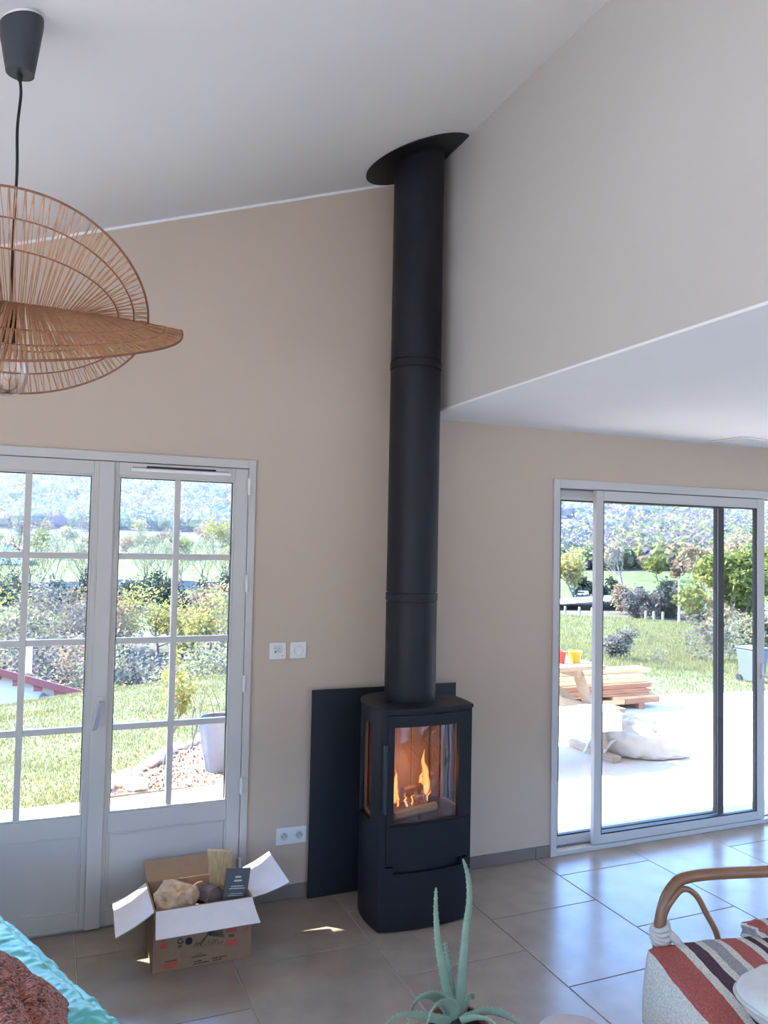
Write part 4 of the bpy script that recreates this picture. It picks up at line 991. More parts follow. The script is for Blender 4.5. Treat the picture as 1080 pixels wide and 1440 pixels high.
# ---- trees and shrubs
def grow(h, r0, levels, seed, spread=.6, trunk=.35, nchild=4, up_=.25, segs=4):
    """list of (points, radii) and tip positions of a branching plant rooted at the origin"""
    rnd = random.Random(seed); br = []; tips = []
    def rec(p, d, L, r, lv):
        pts = [p.copy()]; rs = [r]; q = p.copy(); dd = d.copy(); n = segs if lv < levels else 2
        for i in range(n):
            dd = (dd+Vector((rnd.gauss(0, .16), rnd.gauss(0, .16), up_*.25))).normalized(); q = q+dd*(L/n); pts.append(q.copy()); rs.append(r*(1-.55*(i+1)/n))
        br.append((pts, rs, lv))
        if lv >= levels:
            tips.extend(pts[1:]); return
        nc = nchild if lv else max(nchild, 4)
        for c in range(nc):
            f = trunk+(1-trunk)*(c+1)/nc if lv == 0 else .35+.65*(c+rnd.random())/nc
            i = min(len(pts)-1, max(1, int(round(f*(len(pts)-1))))); a = rnd.uniform(0, 2*pi)
            per = dd.orthogonal().normalized(); per.rotate(Matrix.Rotation(a, 3, dd).to_quaternion())
            nd = (dd*(1-spread)+per*spread*rnd.uniform(.7, 1.3)+Vector((0, 0, up_))).normalized()
            rec(pts[i], nd, L*rnd.uniform(.55, .78), rs[i]*.62, lv+1)
    rec(Vector((0, 0, 0)), Vector((rnd.uniform(-.1, .1), rnd.uniform(-.1, .1), 1)).normalized(), h*.5, r0, 0)
    return br, tips
BARK = mat('grey_bark', (108, 100, 96), .95, .2, 6)
BARKD = mat('dark_bark', (84, 74, 66), .95, .2, 6)
LEAFM = vcol_mat('spring_leaf', .7, .12, 2, trans=.4)
plant_cache = {}
def plant_mesh(key, h, r0, levels, seed, spread, trunk, nchild, up_, nleaf, lsize, cols, jitter):
    if key in plant_cache: return plant_cache[key]
    br, tips = grow(h, r0, levels, seed, spread, trunk, nchild, up_); rnd = random.Random(seed+99)
    b = MB()
    for pts, rs, lv in br: b.tube(pts, [max(q, r0*.05) for q in rs], 5 if lv == 0 else 3, cap=False)
    zmax = max(p.z for p in tips); k = h/zmax; b.v = [tuple(Vector(v_)*k) for v_ in b.v]
    lv_ = None
    if nleaf:
        lv_ = MB(); cs = []
        for _ in range(nleaf):
            p = rnd.choice(tips)*k+Vector((rnd.gauss(0, 1), rnd.gauss(0, 1), rnd.gauss(0, 1)))*jitter; s = lsize*rnd.uniform(.6, 1.4)
            d = Vector((rnd.gauss(0, 1), rnd.gauss(0, 1), rnd.gauss(0, .7))).normalized(); e = d.orthogonal().normalized(); e.rotate(Matrix.Rotation(rnd.uniform(0, 6.3), 3, d).to_quaternion())
            lv_.add([p-d*s, p+e*s*.5, p+d*s, p-e*s*.5], [(0, 1, 2, 3)]); c = s2l(rnd.choice(cols)); f = rnd.uniform(.8, 1.15); cs += [tuple(q*f for q in c)]*4
        lv_.c = cs
    plant_cache[key] = [b, lv_, None, None]; return plant_cache[key]
def plant(name, x, y, label, cat, key, h, r0=.06, levels=3, seed=1, spread=.6, trunk=.35, nchild=4, up_=.25, nleaf=0, lsize=.06, cols=((150, 160, 70),), jitter=.05, group=None, bark=None, rz=0, sc=1, z=None):
    M = plant_mesh(key, h, r0, levels, seed, spread, trunk, nchild, up_, nleaf, lsize, cols, jitter)
    t = thing(name, (x, y, (gz(x, y) if z is None else z)-.03), label, cat, group); t.rotation_euler.z = rz; t.scale = (sc, sc, sc)
    for i, nm in ((0, 'branches'), (1, 'foliage')):
        if M[i] is None: continue
        if M[2+i] is None:
            o = M[i].build(nm, (bark or BARK) if i == 0 else LEAFM, None); M[2+i] = o; o.parent = t
        else: child_copy(M[2+i], t)
    return t
def pos(px, r):
    """ground position at image column px and distance r from the viewer"""
    d = fwd+rgt*((px-540)/1110.55)+up*((720-830)/1110.55); k = r/hypot(d.x, d.y); return d.x*k, d.y*k
YEL = ((164, 156, 84), (150, 150, 84), (168, 160, 108)); PALE = ((150, 148, 112), (136, 142, 98), (160, 152, 126)); GRN = ((128, 136, 66), (144, 148, 78), (108, 120, 62)); ORG = ((150, 130, 102), (138, 118, 90), (158, 144, 116)); DRK = ((56, 68, 54), (68, 80, 60), (48, 60, 54)); GRY = ((118, 114, 104), (130, 126, 114), (104, 101, 95))
# sapling on the gravel bed
plant('young_sapling', .895, 6.64, 'young sapling with yellow green spring leaves in the gravel bed', 'tree', 'sap', .98, .018, 3, 5,   .32, .25, 4, .55, 700, .020, YEL, .022, z=-.05)
plant('bare_shrub', 1.18, 7.05, 'thin bare twigs rising behind the planter tub', 'shrub', 'twg', .75, .008, 2, 9, .35, .1, 4, .6, 60, .014, PALE, .02, z=-.05)
# left view: scrub below the lawn, r 22-42
ORD = ['first','second','third','fourth','fifth','sixth','seventh','eighth','ninth','tenth','eleventh','twelfth','thirteenth','fourteenth','fifteenth']
scr = [(20, 26, 3.2, GRY), (70, 30, 2.9, ORG), (110, 24, 2.4, PALE), (150, 27, 2.9, PALE), (185, 23, 2.2, GRN), (215, 28, 3.1, GRY), (250, 24, 2.6, PALE), (285, 27, 3.0, PALE), (318, 23, 2.5, GRN), (345, 26, 2.9, PALE), (60, 38, 3.6, YEL), (100, 40, 3.3, ORG), (140, 37, 3.0, GRY), (180, 40, 3.2, ORG), (225, 39, 3.5, YEL), (265, 41, 3.4, ORG), (300, 38, 3.6, YEL), (335, 40, 3.2, PALE), (10, 36, 3.8, GRY), (35, 34, 3.3, PALE)]
where = {0: 'behind the white house roof'}
nm = {id(GRY): 'grey twiggy', id(ORG): 'tan budding', id(PALE): 'pale yellow green', id(GRN): 'fresh green', id(YEL): 'yellow flowering'}
for k, (px, r, h_, cols) in enumerate(scr):
    x, y = pos(px, r); key = ('scrub', id(cols), k % 2)
    plant('scrub_bush', x, y, '%s scrub bush below the lawn, %s from the left in the %s row' % (nm[id(cols)], ORD[sorted(q[0] for q in scr if (q[1] < 32) == (r < 32)).index(px)], 'near' if r < 32 else 'far'), 'bush', key, 3.0, .05, 3, 30+k % 2+len(cols[0])*k % 7, .75, .05, 5, .12, 2600, .075, cols, .22, 'scrub bushes below the lawn', rz=k*1.3, sc=h_/3.0)
# dark hedge at r 52-58
for k, px in enumerate(range(-20, 360, 34)):
    x, y = pos(px, 54+3*sin(k*2)); plant('hedge_bush', x, y, 'dark evergreen hedgerow bush below the meadow wall, %s from the left' % ORD[k], 'bush', ('hedge', k % 2), 2.6, .06, 3, 60+k % 2, .8, .05, 5, .05, 1500, .14, DRK, .3, 'dark hedgerow bushes', rz=k*.9, sc=.75+.25*sin(k*3.1)**2)
# bare hedgerow trees
for k, (px, r, h_) in enumerate([(-2, 40, 6.2), (14, 44, 6.4), (36, 42, 6.8), (84, 57, 4.6), (108, 58, 4.2), (118, 56, 4.8), (127, 59, 4.4), (197, 58, 4.8), (206, 60, 4.3), (232, 57, 5.2), (240, 59, 4.6), (256, 60, 4.4), (290, 58, 4.9), (312, 57, 4.4), (318, 61, 4.6)]):
    x, y = pos(px, r); plant('bare_tree', x, y, 'slender bare hedgerow tree, %s from the left behind the french door' % ORD[k], 'tree', ('bare', k % 3), 5.0, .075, 4, 80+k % 3, .5, .3, 4, .35, 260, .06, PALE, .12, 'bare hedgerow trees', rz=k*2.1, sc=h_/5.0, bark=BARKD)
# stone field wall
def field_wall(px0, px1, r, h_, label):
    t = thing('field_wall', (*pos((px0+px1)/2, r), gz(*pos((px0+px1)/2, r))), label, 'wall'); b = MB(); n = 26; rnd = random.Random(3)
    for k in range(n):
        a = Vector((*pos(px0+(px1-px0)*k/n, r), 0)); c = Vector((*pos(px0+(px1-px0)*(k+1)/n, r), 0)); a.z = gz(a.x, a.y); c.z = gz(c.x, c.y); hh = h_*rnd.uniform(.85, 1.1)
        b.bar(a+Vector((0, 0, hh/2-.1)), c+Vector((0, 0, hh/2-.1)), .5, hh)
    b.build('stonework', mat('dry_stone', (126, 120, 118), .95, .35, 2.5, .6, 4), t); return t
field_wall(-60, 420, 64, .75, 'long grey dry stone wall across the meadow behind the hedgerow')
# yellow trees at the foot of the hill
for k, (px, r, h_, cols, lb) in enumerate([(128, 96, 2.9, ORG, 'golden budding tree at the meadow edge, left leaf of the french door'), (303, 92, 5.0, YEL, 'large yellow blossoming tree at the meadow edge, right leaf of the french door'), (318, 74, 3.2, YEL, 'yellow tree in front of the large blossoming one, right leaf of the french door'), (258, 104, 2.6, GRN, 'small green tree at the foot of the hill'), (75, 100, 3.4, GRY, 'bare grey spreading tree in the pale field'), (185, 105, 2.6, PALE, 'pale tree at the left of the right leaf, foot of the hill'), (20, 92, 2.2, PALE, 'pale bush below the distant house'), (225, 112, 2.6, ORG, 'tan tree between the muntin and the green tree')]):
    x, y = pos(px, r); plant('meadow_tree', x, y, lb, 'tree', ('mt', id(cols)), 5.0, .09, 4, 120+k, .62, .25, 4, .2, 1900 if cols is not GRY else 150, .14, cols, .22, rz=k, sc=h_/5.0)

fx = [(-8, 112), (22, 120), (46, 96), (58, 124), (92, 118), (104, 108), (118, 128), (150, 120), (168, 98), (196, 126), (212, 100), (240, 122), (250, 96), (276, 118), (290, 128), (330, 118), (345, 100)]
for k, (px, r) in enumerate(fx):
    x, y = pos(px, r); cols = (PALE, ORG, GRY, YEL, GRN)[(k*7) % 5]
    plant('field_tree', x, y, '%s small tree in the pale field under the hill, %s from the left' % (nm[id(cols)], (ORD+['sixteenth', 'seventeenth'])[k]), 'tree', ('ft', id(cols)), 3.0, .05, 3, 400+k, .65, .2, 5, .2, 900, .13, cols, .25, 'small trees in the far field', rz=k*1.1, sc=.7+.35*abs(sin(k*2.3)))
# right view
rt = [('bare_oak', 873, 46, 4.6, GRY, 'spreading bare tree with forked trunk beyond the road', 4, 200, .10),
      ('yellow_tree', 812, 44, 3.0, YEL, 'pale yellow tree left of the forked bare tree', 4, 2600, .10),
      ('round_tree', 925, 62, 1.9, GRN, 'round yellow green tree at the far field edge', 4, 2400, .12),
      ('tan_tree', 955, 64, 1.8, ORG, 'tan budding tree beside the round green one', 4, 1600, .12),
      ('tan_tree', 985, 58, 2.9, ORG, 'taller tan tree left of the dark door bar', 4, 1500, .12),
      ('tan_tree', 1022, 36, 3.7, ORG, 'tall tan tree behind the bright green tree', 4, 3000, .10),
      ('green_tree', 1046, 24.5, 2.6, GRN, 'bright green leafy tree at the right of the sliding door', 4, 5200, .085),
      ('green_tree', 1082, 27, 3.0, GRN, 'bright green tree at the right edge outside the open door', 4, 4200, .09),
      ('tan_bush', 1032, 22, 1.1, ORG, 'tan bush below the bright green tree', 3, 2600, .07),
      ('tan_bush', 1062, 20, 1.0, PALE, 'pale bush behind the grey bin', 3, 2600, .07),
      ('tan_bush', 985, 34, 1.15, ORG, 'low tan bush on the meadow edge right of the lamp post', 3, 2400, .08),
      ('tan_bush', 960, 38, 1.4, GRY, 'grey brown bush behind the lamp post', 3, 2000, .08),
      ('hedge_shrub', 905, 36, 1.3, GRY, 'grey twiggy hedge bush right of the forked tree', 3, 2200, .08),
      ('hedge_shrub', 885, 38, 1.3, ORG, 'tan hedge bush at the foot of the forked tree', 3, 2200, .08),
      ('dark_hedge', 930, 37, 1.3, DRK, 'dark hedge bush behind the fence posts', 3, 2200, .10),
      ('dark_hedge', 945, 39, 1.5, DRK, 'dark hedge bush left of the lamp post', 3, 2200, .10),
      ('dark_hedge', 855, 45, 1.3, DRK, 'dark bush left of the forked trunk', 3, 1600, .10),
      ('dark_hedge', 822, 48, 1.2, DRK, 'dark bush under the yellow tree', 3, 1600, .10),
      ('grey_shrub', 866, 15.5, .62, GRY, 'grey green shrub on the meadow above the lumber stack', 3, 1800, .03),
      ('grey_shrub', 1003, 16.5, .95, GRY, 'bare twiggy shrub on the meadow behind the dark door bar', 3, 500, .03),
      ('grey_shrub', 925, 15.0, .35, PALE, 'small pale tuft at the lawn edge', 3, 300, .02),
      ('grey_shrub', 1025, 17.0, .95, PALE, 'pale twiggy shrub beside the grey bin', 3, 900, .03)]
for k, (n_, px, r, h_, cols, lb, lv, nl, ls) in enumerate(rt):
    x, y = pos(px, r); low_ = lv == 3
    plant(n_, x, y, lb, 'shrub' if low_ else 'tree', ('rt', k), h_, .022*h_ if not low_ else .014*h_, lv, 300+k*3+(4 if k == 0 else 0), .72 if low_ else .6, .05 if low_ else (.35 if k == 0 else .08), 5 if low_ else 4, .1 if low_ else .25, nl, ls, cols, .07*h_ if low_ else .05*h_, rz=k)
# road, fence posts, lamp post, verge bank, bin, far houses
b = MB(); vs = []
for k in range(13):
    px = 770+k*(905-770)/12; 
    for r in (38.5, 43): x, y = pos(px, r+k*.15); vs.append((x, y, gz(x, y)+.25+.03*k))
b.add(vs, [(2*k, 2*k+1, 2*k+3, 2*k+2) for k in range(12)]); struct(b.build('road', mat('pale_asphalt', (176, 174, 176), .9, .05, 3)))
PW = mat('weathered_post', (150, 138, 122), .9, .2, 10)
for k, px in enumerate((795, 815, 833, 908, 920, 932)):
    x, y = pos(px, 31.5); z = gz(x, y); o = MB().tube([(x, y, z-.1), (x+.03*sin(k*3), y, z+.38)], [.055, .045], 8).build('fence_post', PW)
    tag(o, 'weathered wooden fence post at the meadow edge, %s of the row' % ['first', 'second', 'third', 'fourth', 'fifth', 'last'][k], 'fence post', 'fence posts along the meadow')
x, y = pos(955, 33.5); z = gz(x, y); lp = thing('lamp_post', (x, y, z), 'thin pale grey post standing by the hedge', 'post')
MB().tube([(x, y, z-.1), (x, y, z+1.75)], [.05, .035], 8).build('pole', mat('galvanised', (190, 190, 194), .5), lp); MB().tube([(x, y, z+1.75), (x, y, z+1.80)], [.05, .05], 8).build('cap', mat('galvanised', (0, 0, 0)), lp)
x, y = pos(820, 44); z = gz(x, y)+.35
_ = 0
vn = thing('white_van', (x, y, z), 'small white van on the road far beyond the meadow', 'van')
MB().box(x-.26, x+.26, y-.15, y+.15, z+.09, z+.32).build('body', mat('white_car_paint', (226, 226, 230), .3), vn, bevel=.04); MB().box(x-.27, x-.05, y-.155, y+.155, z+.20, z+.29).build('windows', mat('dark_car_glass', (50, 55, 66), .1), vn)
for dx in (-.16, .16): MB().tube([(x+dx, y-.155, z+.08), (x+dx, y+.155, z+.08)], .08, 12).build('wheel', DARKP, vn)
x, y = 9.42, 8.55; z = gz(x, y); k_ = .56; bn = thing('lidded_bin', (x, y, z), 'blue grey tapered plastic bin with a lid on the lawn beside the terrace', 'bin')
BINM = mat('blue_grey_plastic', (88, 97, 110), .5); b = MB()
b.add([(x-.2,y-.2,z+.03),(x+.2,y-.2,z+.03),(x+.2,y+.2,z+.03),(x-.2,y+.2,z+.03),(x-.27,y-.28,z+.84),(x+.27,y-.28,z+.84),(x+.27,y+.28,z+.84),(x-.27,y+.28,z+.84)], [(0,3,2,1),(4,5,6,7),(0,1,5,4),(1,2,6,5),(2,3,7,6),(3,0,4,7)]); b.build('body', BINM, bn, bevel=.02)
MB().box(x-.29, x+.29, y-.31, y+.30, z+.845, z+.90).build('lid', BINM, bn, bevel=.02); MB().tube([(x-.25, y+.33, z+.86), (x+.25, y+.33, z+.86)], .018, 8).build('handle', DARKP, bn)
for dx in (-.22, .22): MB().tube([(x+dx-.02, y+.22, z+.09), (x+dx+.02, y+.22, z+.09)], .09, 14).build('wheel', DARKP, bn)
bn.scale = (k_, k_, k_)

# white house below the lawn
HY = 19.5; hs = thing('neighbour_house', (-3.5, HY, gz(-3.5, HY)), 'white rendered house with red brown eaves below the lawn', 'house')
RW_ = mat('white_render', (224, 228, 232), .9, .02, 3); RB = mat('red_brown_timber', (138, 72, 64), .7, .12, 8); RT = mat('clay_roof_tile', (170, 104, 84), .85, .2, 6)
sl2 = math.tan(radians(18.4)); XA = .30                     # wall corner
def rz_(x): return -1.66-(x-.80)*sl2                        # verge line
b = MB(); zb = -5.2; ylo, yhi = HY, HY+7
xl = -9.0; xr_ = -4.3                                       # ridge
for pts in ([(xl, zb), (XA, zb), (XA, rz_(XA)-.16), (xr_, rz_(xr_)-.16), (xl, rz_(2*xr_-xl)-.16)],):
    n_ = len(pts); b.add([(x, ylo, z) for x, z in pts]+[(x, yhi, z-(1.9 if z > zb+.1 else 0)) for x, z in pts], [tuple(range(n_)), tuple(range(n_, 2*n_))[::-1]]+[(i, (i+1) % n_, (i+1) % n_+n_, i+n_) for i in range(n_)])
b.build('wall', RW_, hs)
b = MB(); b.add([(xr_, ylo-.5, rz_(xr_)), (.86, ylo-.5, rz_(.86)), (.86, yhi, -1.9+rz_(.86)), (xr_, yhi, -1.9+rz_(xr_)), (xr_, ylo-.5, rz_(xr_)-.06), (.86, ylo-.5, rz_(.86)-.06), (.86, yhi, -1.9+rz_(.86)-.06), (xr_, yhi, -1.9+rz_(xr_)-.06)], [(0,1,2,3),(4,7,6,5),(0,4,5,1),(1,5,6,2),(2,6,7,3),(3,7,4,0)])
b.build('roof', RT, hs)
b = MB(); q = 2*xr_-xl-.6; b.add([(xr_, ylo-.5, rz_(xr_)), (xl-.6, ylo-.5, rz_(q+1.2)), (xl-.6, yhi, -1.9+rz_(q+1.2)), (xr_, yhi, -1.9+rz_(xr_)), (xr_, ylo-.5, rz_(xr_)-.06), (xl-.6, ylo-.5, rz_(q+1.2)-.06), (xl-.6, yhi, -1.9+rz_(q+1.2)-.06), (xr_, yhi, -1.9+rz_(xr_)-.06)], [(0,3,2,1),(4,5,6,7),(0,1,5,4),(1,2,6,5),(2,3,7,6),(3,0,4,7)]); b.build('roof', RT, hs)
b = MB(); b.bar((xr_, ylo-.49, rz_(xr_)-.07), (.84, ylo-.49, rz_(.84)-.07), .05, .15); b.build('verge_board', RB, hs)
for k in range(7):
    x = -.05-.42*(k)+.3; MB().box(x-.09, x+.09, ylo-.47, ylo-.002, rz_(x)-.27, rz_(x)-.14).build('purlin_end', RB, hs)
MB().bar((.30, ylo-.25, rz_(.3)-.21), (.78, ylo-.25, rz_(.78)-.19), .14, .15).build('rafter', RB, hs)
MB().bar((.31, ylo-.1, rz_(.3)-.70), (.52, ylo-.2, rz_(.5)-.26), .05, .05).build('bracket', RB, hs)
MB().box(-.50, -.34, HY+1.2, HY+1.5, rz_(-.42)-.2, rz_(-.42)+.52).build('chimney', RW_, hs); MB().box(-.54, -.30, HY+1.15, HY+1.55, rz_(-.42)+.52, rz_(-.42)+.57).build('chimney_cap', mat('grey_cap', (150, 150, 152), .8), hs)
MB().box(.02, .20, HY-.10, HY-.002, rz_(.1)-.62, rz_(.1)-.38).build('meter_box', mat('grey_meter_box', (120, 138, 152), .5), hs)
b = MB(); b.tube(smoothpts([(-.12, HY-.05, rz_(0)-.72), (-.12, HY-.05, rz_(0)-.42), (-.06, HY-.05, rz_(0)-.36), (0, HY-.05, rz_(0)-.42), (0, HY-.05, rz_(0)-.60)], 4), .028, 8); b.build('pipe_loop', mat('grey_meter_box', (0, 0, 0)), hs)
# far house
x, y = pos(8, 88); z = gz(x, y); fh = thing('distant_house', (x, y, z), 'distant white house with pink tiled roof, far left pane', 'house')
MB().add([(x-4, y, z-1), (x+1.4, y, z-1), (x+1.4, y, z+1.1), (x+.3, y, z+2.0), (x-4, y, z+2.0), (x-4, y+4, z-1), (x+1.4, y+4, z-1), (x+1.4, y+4, z+1.1), (x+.3, y+4, z+2.0), (x-4, y+4, z+2.0)], [(0,1,2,3,4),(9,8,7,6,5),(0,5,6,1),(1,6,7,2),(2,7,8,3),(3,8,9,4),(4,9,5,0)]).build('wall', RW_, fh)
b = MB(); b.bar((x+.3, y+1.8, z+2.12), (x+2.2, y+1.8, z+.92), 4.6, .14, (0, 0, 1)); b.build('roof', mat('pink_roof_tile', (196, 140, 124), .85, .15, 2), fh); b = MB(); b.bar((x-4.4, y+1.8, z+2.1), (x+.3, y+1.8, z+2.1), 4.6, .14); b.build('roof', mat('pink_roof_tile', (0, 0, 0)), fh)
for dx in (-.9, .2): MB().box(x+dx-.15, x+dx+.15, y-.05, y-.002, z+.1, z+.7).build('window', mat('dark_car_glass', (0, 0, 0)), fh)

# wooded hills: crowns too many to count
rnd = random.Random(77); b = MB(); cs = []
bm = bmesh.new(); bmesh.ops.create_icosphere(bm, subdivisions=1, radius=1, matrix=Matrix.Identity(4)); SV = [v_.co.copy() for v_ in bm.verts]; SFc = [tuple(v_.index for v_ in f_.verts) for f_ in bm.faces]; bm.free()
FC = [(122, 108, 124), (106, 100, 122), (128, 114, 118), (112, 108, 122), (116, 130, 84), (136, 142, 88), (146, 132, 98), (92, 108, 96), (70, 84, 84), (134, 122, 124)]
cnt = 0
for _ in range(13000):
    az = rnd.uniform(-6, 15) if rnd.random() < .5 else rnd.uniform(32, 52)
    left = az < 20; r = (150 if left else 74)+(rnd.random()**1.1)*330
    if not left and 36.5 > az and 150 < r < 185 : continue
    x, y = r*sin(radians(az)), r*cos(radians(az)); z = gz(x, y); s = rnd.uniform(.8, 1.9)*(.7+r/420)
    patch = nz(x, y, 1, .02); t = rnd.random()*.75+patch*.9
    c = s2l(FC[min(9, max(0, int((t*.5+.35)*10)))] if rnd.random() < .6 else FC[int(rnd.random()*10)]); k = len(b.v); vs = []
    sd_ = rnd.random()*50
    for q in SV:
        kk = .72+.25*nz(q.x*1.8+sd_, q.y*1.8, q.z*1.8); vs.append((x+q.x*s*kk, y+q.y*s*kk, z+s*.8+q.z*s*1.05*kk)); cs.append(tuple(e*.92 for e in c))
    b.add(vs, SFc)
    for _k in range(34):
        d = Vector((rnd.gauss(0, 1), rnd.gauss(0, 1), rnd.gauss(.2, 1))).normalized(); p = Vector((x, y, z+s*.8))+Vector((d.x*s, d.y*s, d.z*s*1.1))*rnd.uniform(.65, 1.1)
        e1 = Vector((rnd.gauss(0, 1), rnd.gauss(0, 1), rnd.gauss(0, 1))).normalized(); e2 = e1.orthogonal().normalized(); w1, w2 = s*rnd.uniform(.12, .28), s*rnd.uniform(.06, .15)
        b.add([p-e1*w1, p+e2*w2, p+e1*w1, p-e2*w2], [(0, 1, 2, 3)]); f = rnd.uniform(.75, 1.3); cs += [tuple(q*f for q in c)]*4
b.c = cs; tag(b.build('hillside_forest', vcol_mat('spring_woodland', .95, .25, .8, trans=.3)), 'lilac grey and pale green spring woodland covering the hills', 'forest', kind='stuff')

# ------------------------------------------------------------------ lumber stack, picnic table, sack
WD = [mat('fresh_plank', (206, 168, 124), .8, .14, 6, aniso=(1, 10, 10), obj_var=.12), mat('brown_plank', (164, 116, 88), .85, .2, 6, aniso=(1, 10, 10), obj_var=.12)]
rows = [('bearer', 0, .05, [(5.15, .08), (5.75, .08), (6.3, .08)])]
def plank(x0, x1, y0, y1, z0, z1, M, lab):
    o = MB().box(x0, x1, y0, y1, z0, z1).build('plank', M, bevel=.004); tag(o, lab, 'plank', 'stacked lumber on the terrace')
T0 = -.05
for k, xx in enumerate((4.9, 5.55, 6.2)):
    o = MB().box(xx, xx+.09, 7.20, 7.85, T0, T0+.06).build('bearer', WD[1], bevel=.004); tag(o, 'wooden bearer under the lumber stack, %s' % ['left', 'middle', 'right'][k], 'beam', 'bearers under the lumber')
zz = T0+.06
lay = [(5.0, 6.46, .07, 0, 'thick pale beam in the bottom layer'), (5.05, 6.50, .05, 1, 'brown plank in the second layer')]
def course(z, th, spec):
    for (x0, x1, y0, y1, m_, lab) in spec: plank(x0, x1, y0, y1, z, z+th, WD[m_], lab)
course(zz, .055, [(4.6, 6.02, 7.22, 7.42, 0, 'pale beam at the bottom front of the lumber stack'), (6.03, 6.52, 7.22, 7.42, 1, 'short brown beam at the bottom right of the lumber stack'), (4.6, 6.4, 7.43, 7.63, 1, 'plank in the bottom layer, middle of the stack'), (4.6, 6.45, 7.64, 7.84, 0, 'plank in the bottom layer, back of the stack')])
course(zz+.056, .035, [(5.85, 6.53, 7.22, 7.44, 0, 'short pale plank above the bottom right beam'), (4.6, 6.42, 7.45, 7.66, 1, 'plank in the second layer, middle of the stack')])
z2 = zz+.092
for k in range(5):
    th = .026; course(z2+k*.027, .026, [(4.5, 6.38+.05*sin(k*2.3), 7.23+.01*(k % 2), 7.42, 1, 'brown plank number %s up in the dark front layer' % ['one', 'two', 'three', 'four', 'five'][k]), (4.5, 6.3+.06*cos(k*1.7), 7.44, 7.64, 1, 'brown plank number %s up in the dark middle layer' % ['one', 'two', 'three', 'four', 'five'][k])])
z3 = z2+.135
course(z3, .012, [(4.5, 6.52, 7.21, 7.45, 0, 'thin long board jutting out over the brown planks')])
course(z3+.013, .05, [(4.5, 6.35, 7.23, 7.40, 0, 'pale plank on the thin board'), (4.5, 6.3, 7.42, 7.62, 0, 'pale plank behind the thin board')])
course(z3+.064, .04, [(4.5, 5.78, 7.23, 7.40, 0, 'upper pale plank, left part'), (5.80, 6.28, 7.23, 7.40, 0, 'upper short pale plank, right part'), (4.5, 6.3, 7.42, 7.62, 0, 'upper pale plank, back')])
course(z3+.105, .045, [(4.5, 6.45, 7.30, 7.52, 0, 'long pale plank on top of the lumber stack')])
PT = mat('weathered_picnic_wood', (176, 156, 132), .85, .16, 6, aniso=(10, 1, 10))
pc_ = thing('picnic_table', (4.05, 6.15, T0), 'weathered wooden picnic table standing on the terrace', 'table')
for k in range(5): y = 5.90+k*.125; MB().box(3.0, 4.70, y, y+.115, .655, .695).build('tabletop_board', PT, pc_, bevel=.004)
for yy in (5.62, 6.75):
    for k in range(2): MB().box(3.0, 4.58, yy-.14+k*.125-(.0), yy-.14+k*.125+.115, .36, .395).build('bench_board', PT, pc_, bevel=.004)
for xx in (3.25, 4.42):
    MB().bar((xx, 5.42, .335), (xx, 6.92, .335), .045, .09).build('cross_beam', PT, pc_); MB().bar((xx, 5.92, .63), (xx, 6.50, .63), .045, .07).build('cross_beam', PT, pc_)
    MB().bar((xx+.05, 5.62, .01), (xx+.05, 6.02, .64), .045, .10, (0, 1, 0)).build('leg', PT, pc_); MB().bar((xx+.05, 6.72, .01), (xx+.05, 6.38, .64), .045, .10, (0, 1, 0)).build('leg', PT, pc_)
    MB().box(xx, xx+.09, 5.45, 6.95, T0, T0+.055).build('foot_runner', PT, pc_, bevel=.004)
    MB().bar((xx+.09, 6.15, .36), (xx-.35 if xx > 4 else xx+.5, 6.15, .62), .04, .06).build('brace', PT, pc_)
CL = mat('white_cloth', (228, 226, 222), .95, .04, 10)
def cloth(u_, v_):
    x = 3.85+u_*.62; d = v_*.62
    if d < .17: return (x, 5.42-.012-.012*sin(u_*14), .40-(.17-d)*1.0)
    if d < .45: return (x, 5.42+(d-.17), .402+.006*sin(u_*11))
    return (x, 5.70+.012+.01*sin(u_*9), .40-(d-.45))
o = MB().grid(cloth, 24, 20).build('white_cloth', CL, smooth='all'); md = o.modifiers.new('s', 'SOLIDIFY'); md.thickness = .006; tag(o, 'white fringed cloth draped over the picnic bench', 'cloth')
for nm_, x, c, lb in (('red_cup', 4.36, (196, 70, 62), 'red plastic cup on the picnic table'), ('yellow_bucket', 4.52, (226, 178, 60), 'yellow toy bucket on the picnic table')):
    t = thing(nm_, (x, 6.12, .696), lb, 'cup' if 'cup' in nm_ else 'bucket'); s = 1 if 'cup' in nm_ else 1.25
    MB().lathe([(.036*s, .696), (.05*s, .696+.10), (.053*s, .696+.105), (.049*s, .696+.105), (.034*s, .70)], (x, 6.12, 0), 20).build('body', mat(nm_, c, .4), t, smooth=True)
    MB().tube([(x+.053*s*cos(a), 6.12+.053*s*sin(a), .80) for a in [2*pi*k/16 for k in range(16)]], .004, 6, closed=True).build('rim', mat(nm_, c), t)
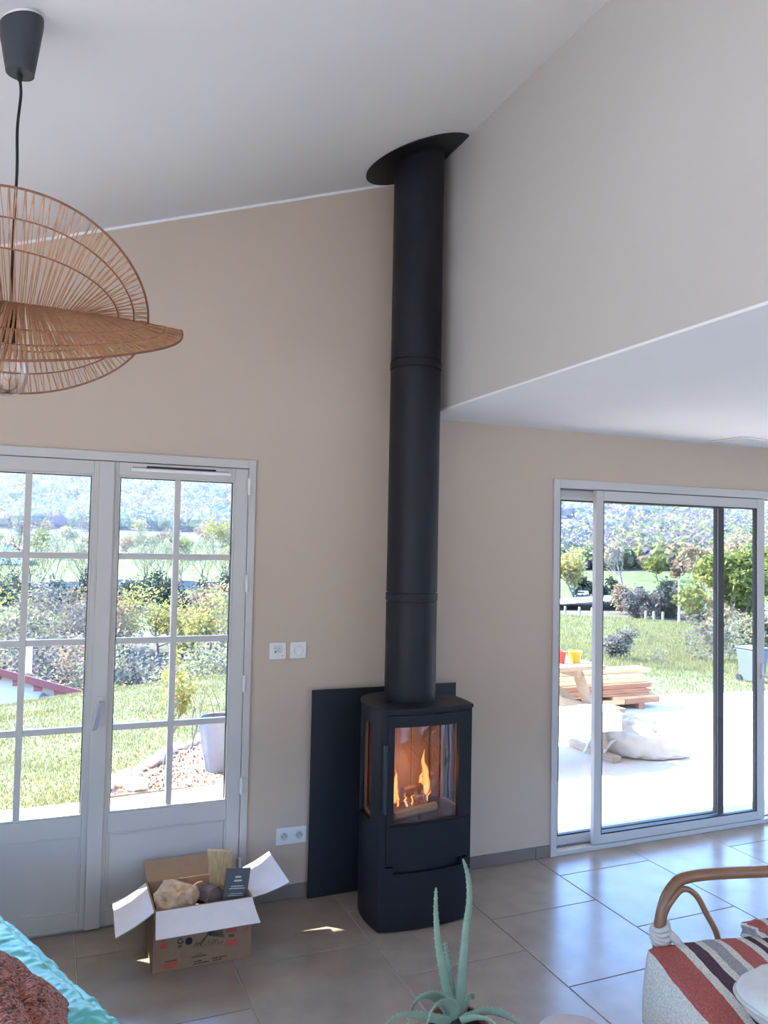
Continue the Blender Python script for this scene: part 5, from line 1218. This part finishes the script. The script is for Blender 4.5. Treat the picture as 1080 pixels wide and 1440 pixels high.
SK = mat('white_woven_sack', (206, 204, 200), .85, .05, 20, .5, 14)
sk = thing('bulk_sack', (4.86, 5.72, T0), 'crumpled white bulk bag slumped on the terrace beside the picnic table', 'sack')
bm = bmesh.new(); bmesh.ops.create_icosphere(bm, subdivisions=5, radius=1); b = MB(); vs = []
for v_ in bm.verts:
    q = v_.co; k = 1+.22*nz(q.x*1.5, q.y*1.5, q.z*1.5+2)+.30*(.35-abs(nz(q.x*2.6, q.y*2.6, q.z*2.6+5)))+.14*(.3-abs(nz(q.x*6, q.y*6, q.z*6)))
    hgt = .29-.17*max(0, q.x)-.03*max(0, -q.x-.5); z = q.z*k*hgt if q.z > 0 else q.z*.02; flare = 1+.25*max(0, .35-q.z)
    vs.append((4.86+q.x*.34*k*flare, 5.70+q.y*.26*k*flare-.12*q.x, T0+.022+z))
b.add(vs, [tuple(v_.index for v_ in f_.verts) for f_ in bm.faces]); bm.free(); b.build('bag', SK, sk, smooth='all')
for k, pts in enumerate([[(4.62, 5.72, .12), (4.5, 5.70, .16), (4.40, 5.72, .08), (4.36, 5.75, -.03)], [(4.66, 5.62, .1), (4.52, 5.60, .08), (4.44, 5.58, .0), (4.50, 5.52, -.035)], [(5.0, 5.62, .17), (5.08, 5.66, .24), (5.16, 5.62, .22), (5.18, 5.55, .10)]]):
    MB().tube(smoothpts(pts, 5), .014, 6).build('strap', SK, sk, smooth='all')

# ------------------------------------------------------------------ spring haze over the valley and hills
hz = bpy.data.materials.new('valley_haze'); hz.use_nodes = True; n = hz.node_tree; n.nodes.clear()
mo = n.nodes.new('ShaderNodeOutputMaterial'); vsn = n.nodes.new('ShaderNodeVolumeScatter'); vsn.inputs['Color'].default_value = (.80, .87, 1, 1); vsn.inputs['Density'].default_value = .0012; vsn.inputs['Anisotropy'].default_value = .3
n.links.new(vsn.outputs[0], mo.inputs['Volume'])
o = MB().box(-400, 700, 70, 600, -20, 60).build('valley_haze', hz); tag(o, 'thin bluish haze over the valley and wooded hills', 'haze', kind='stuff')
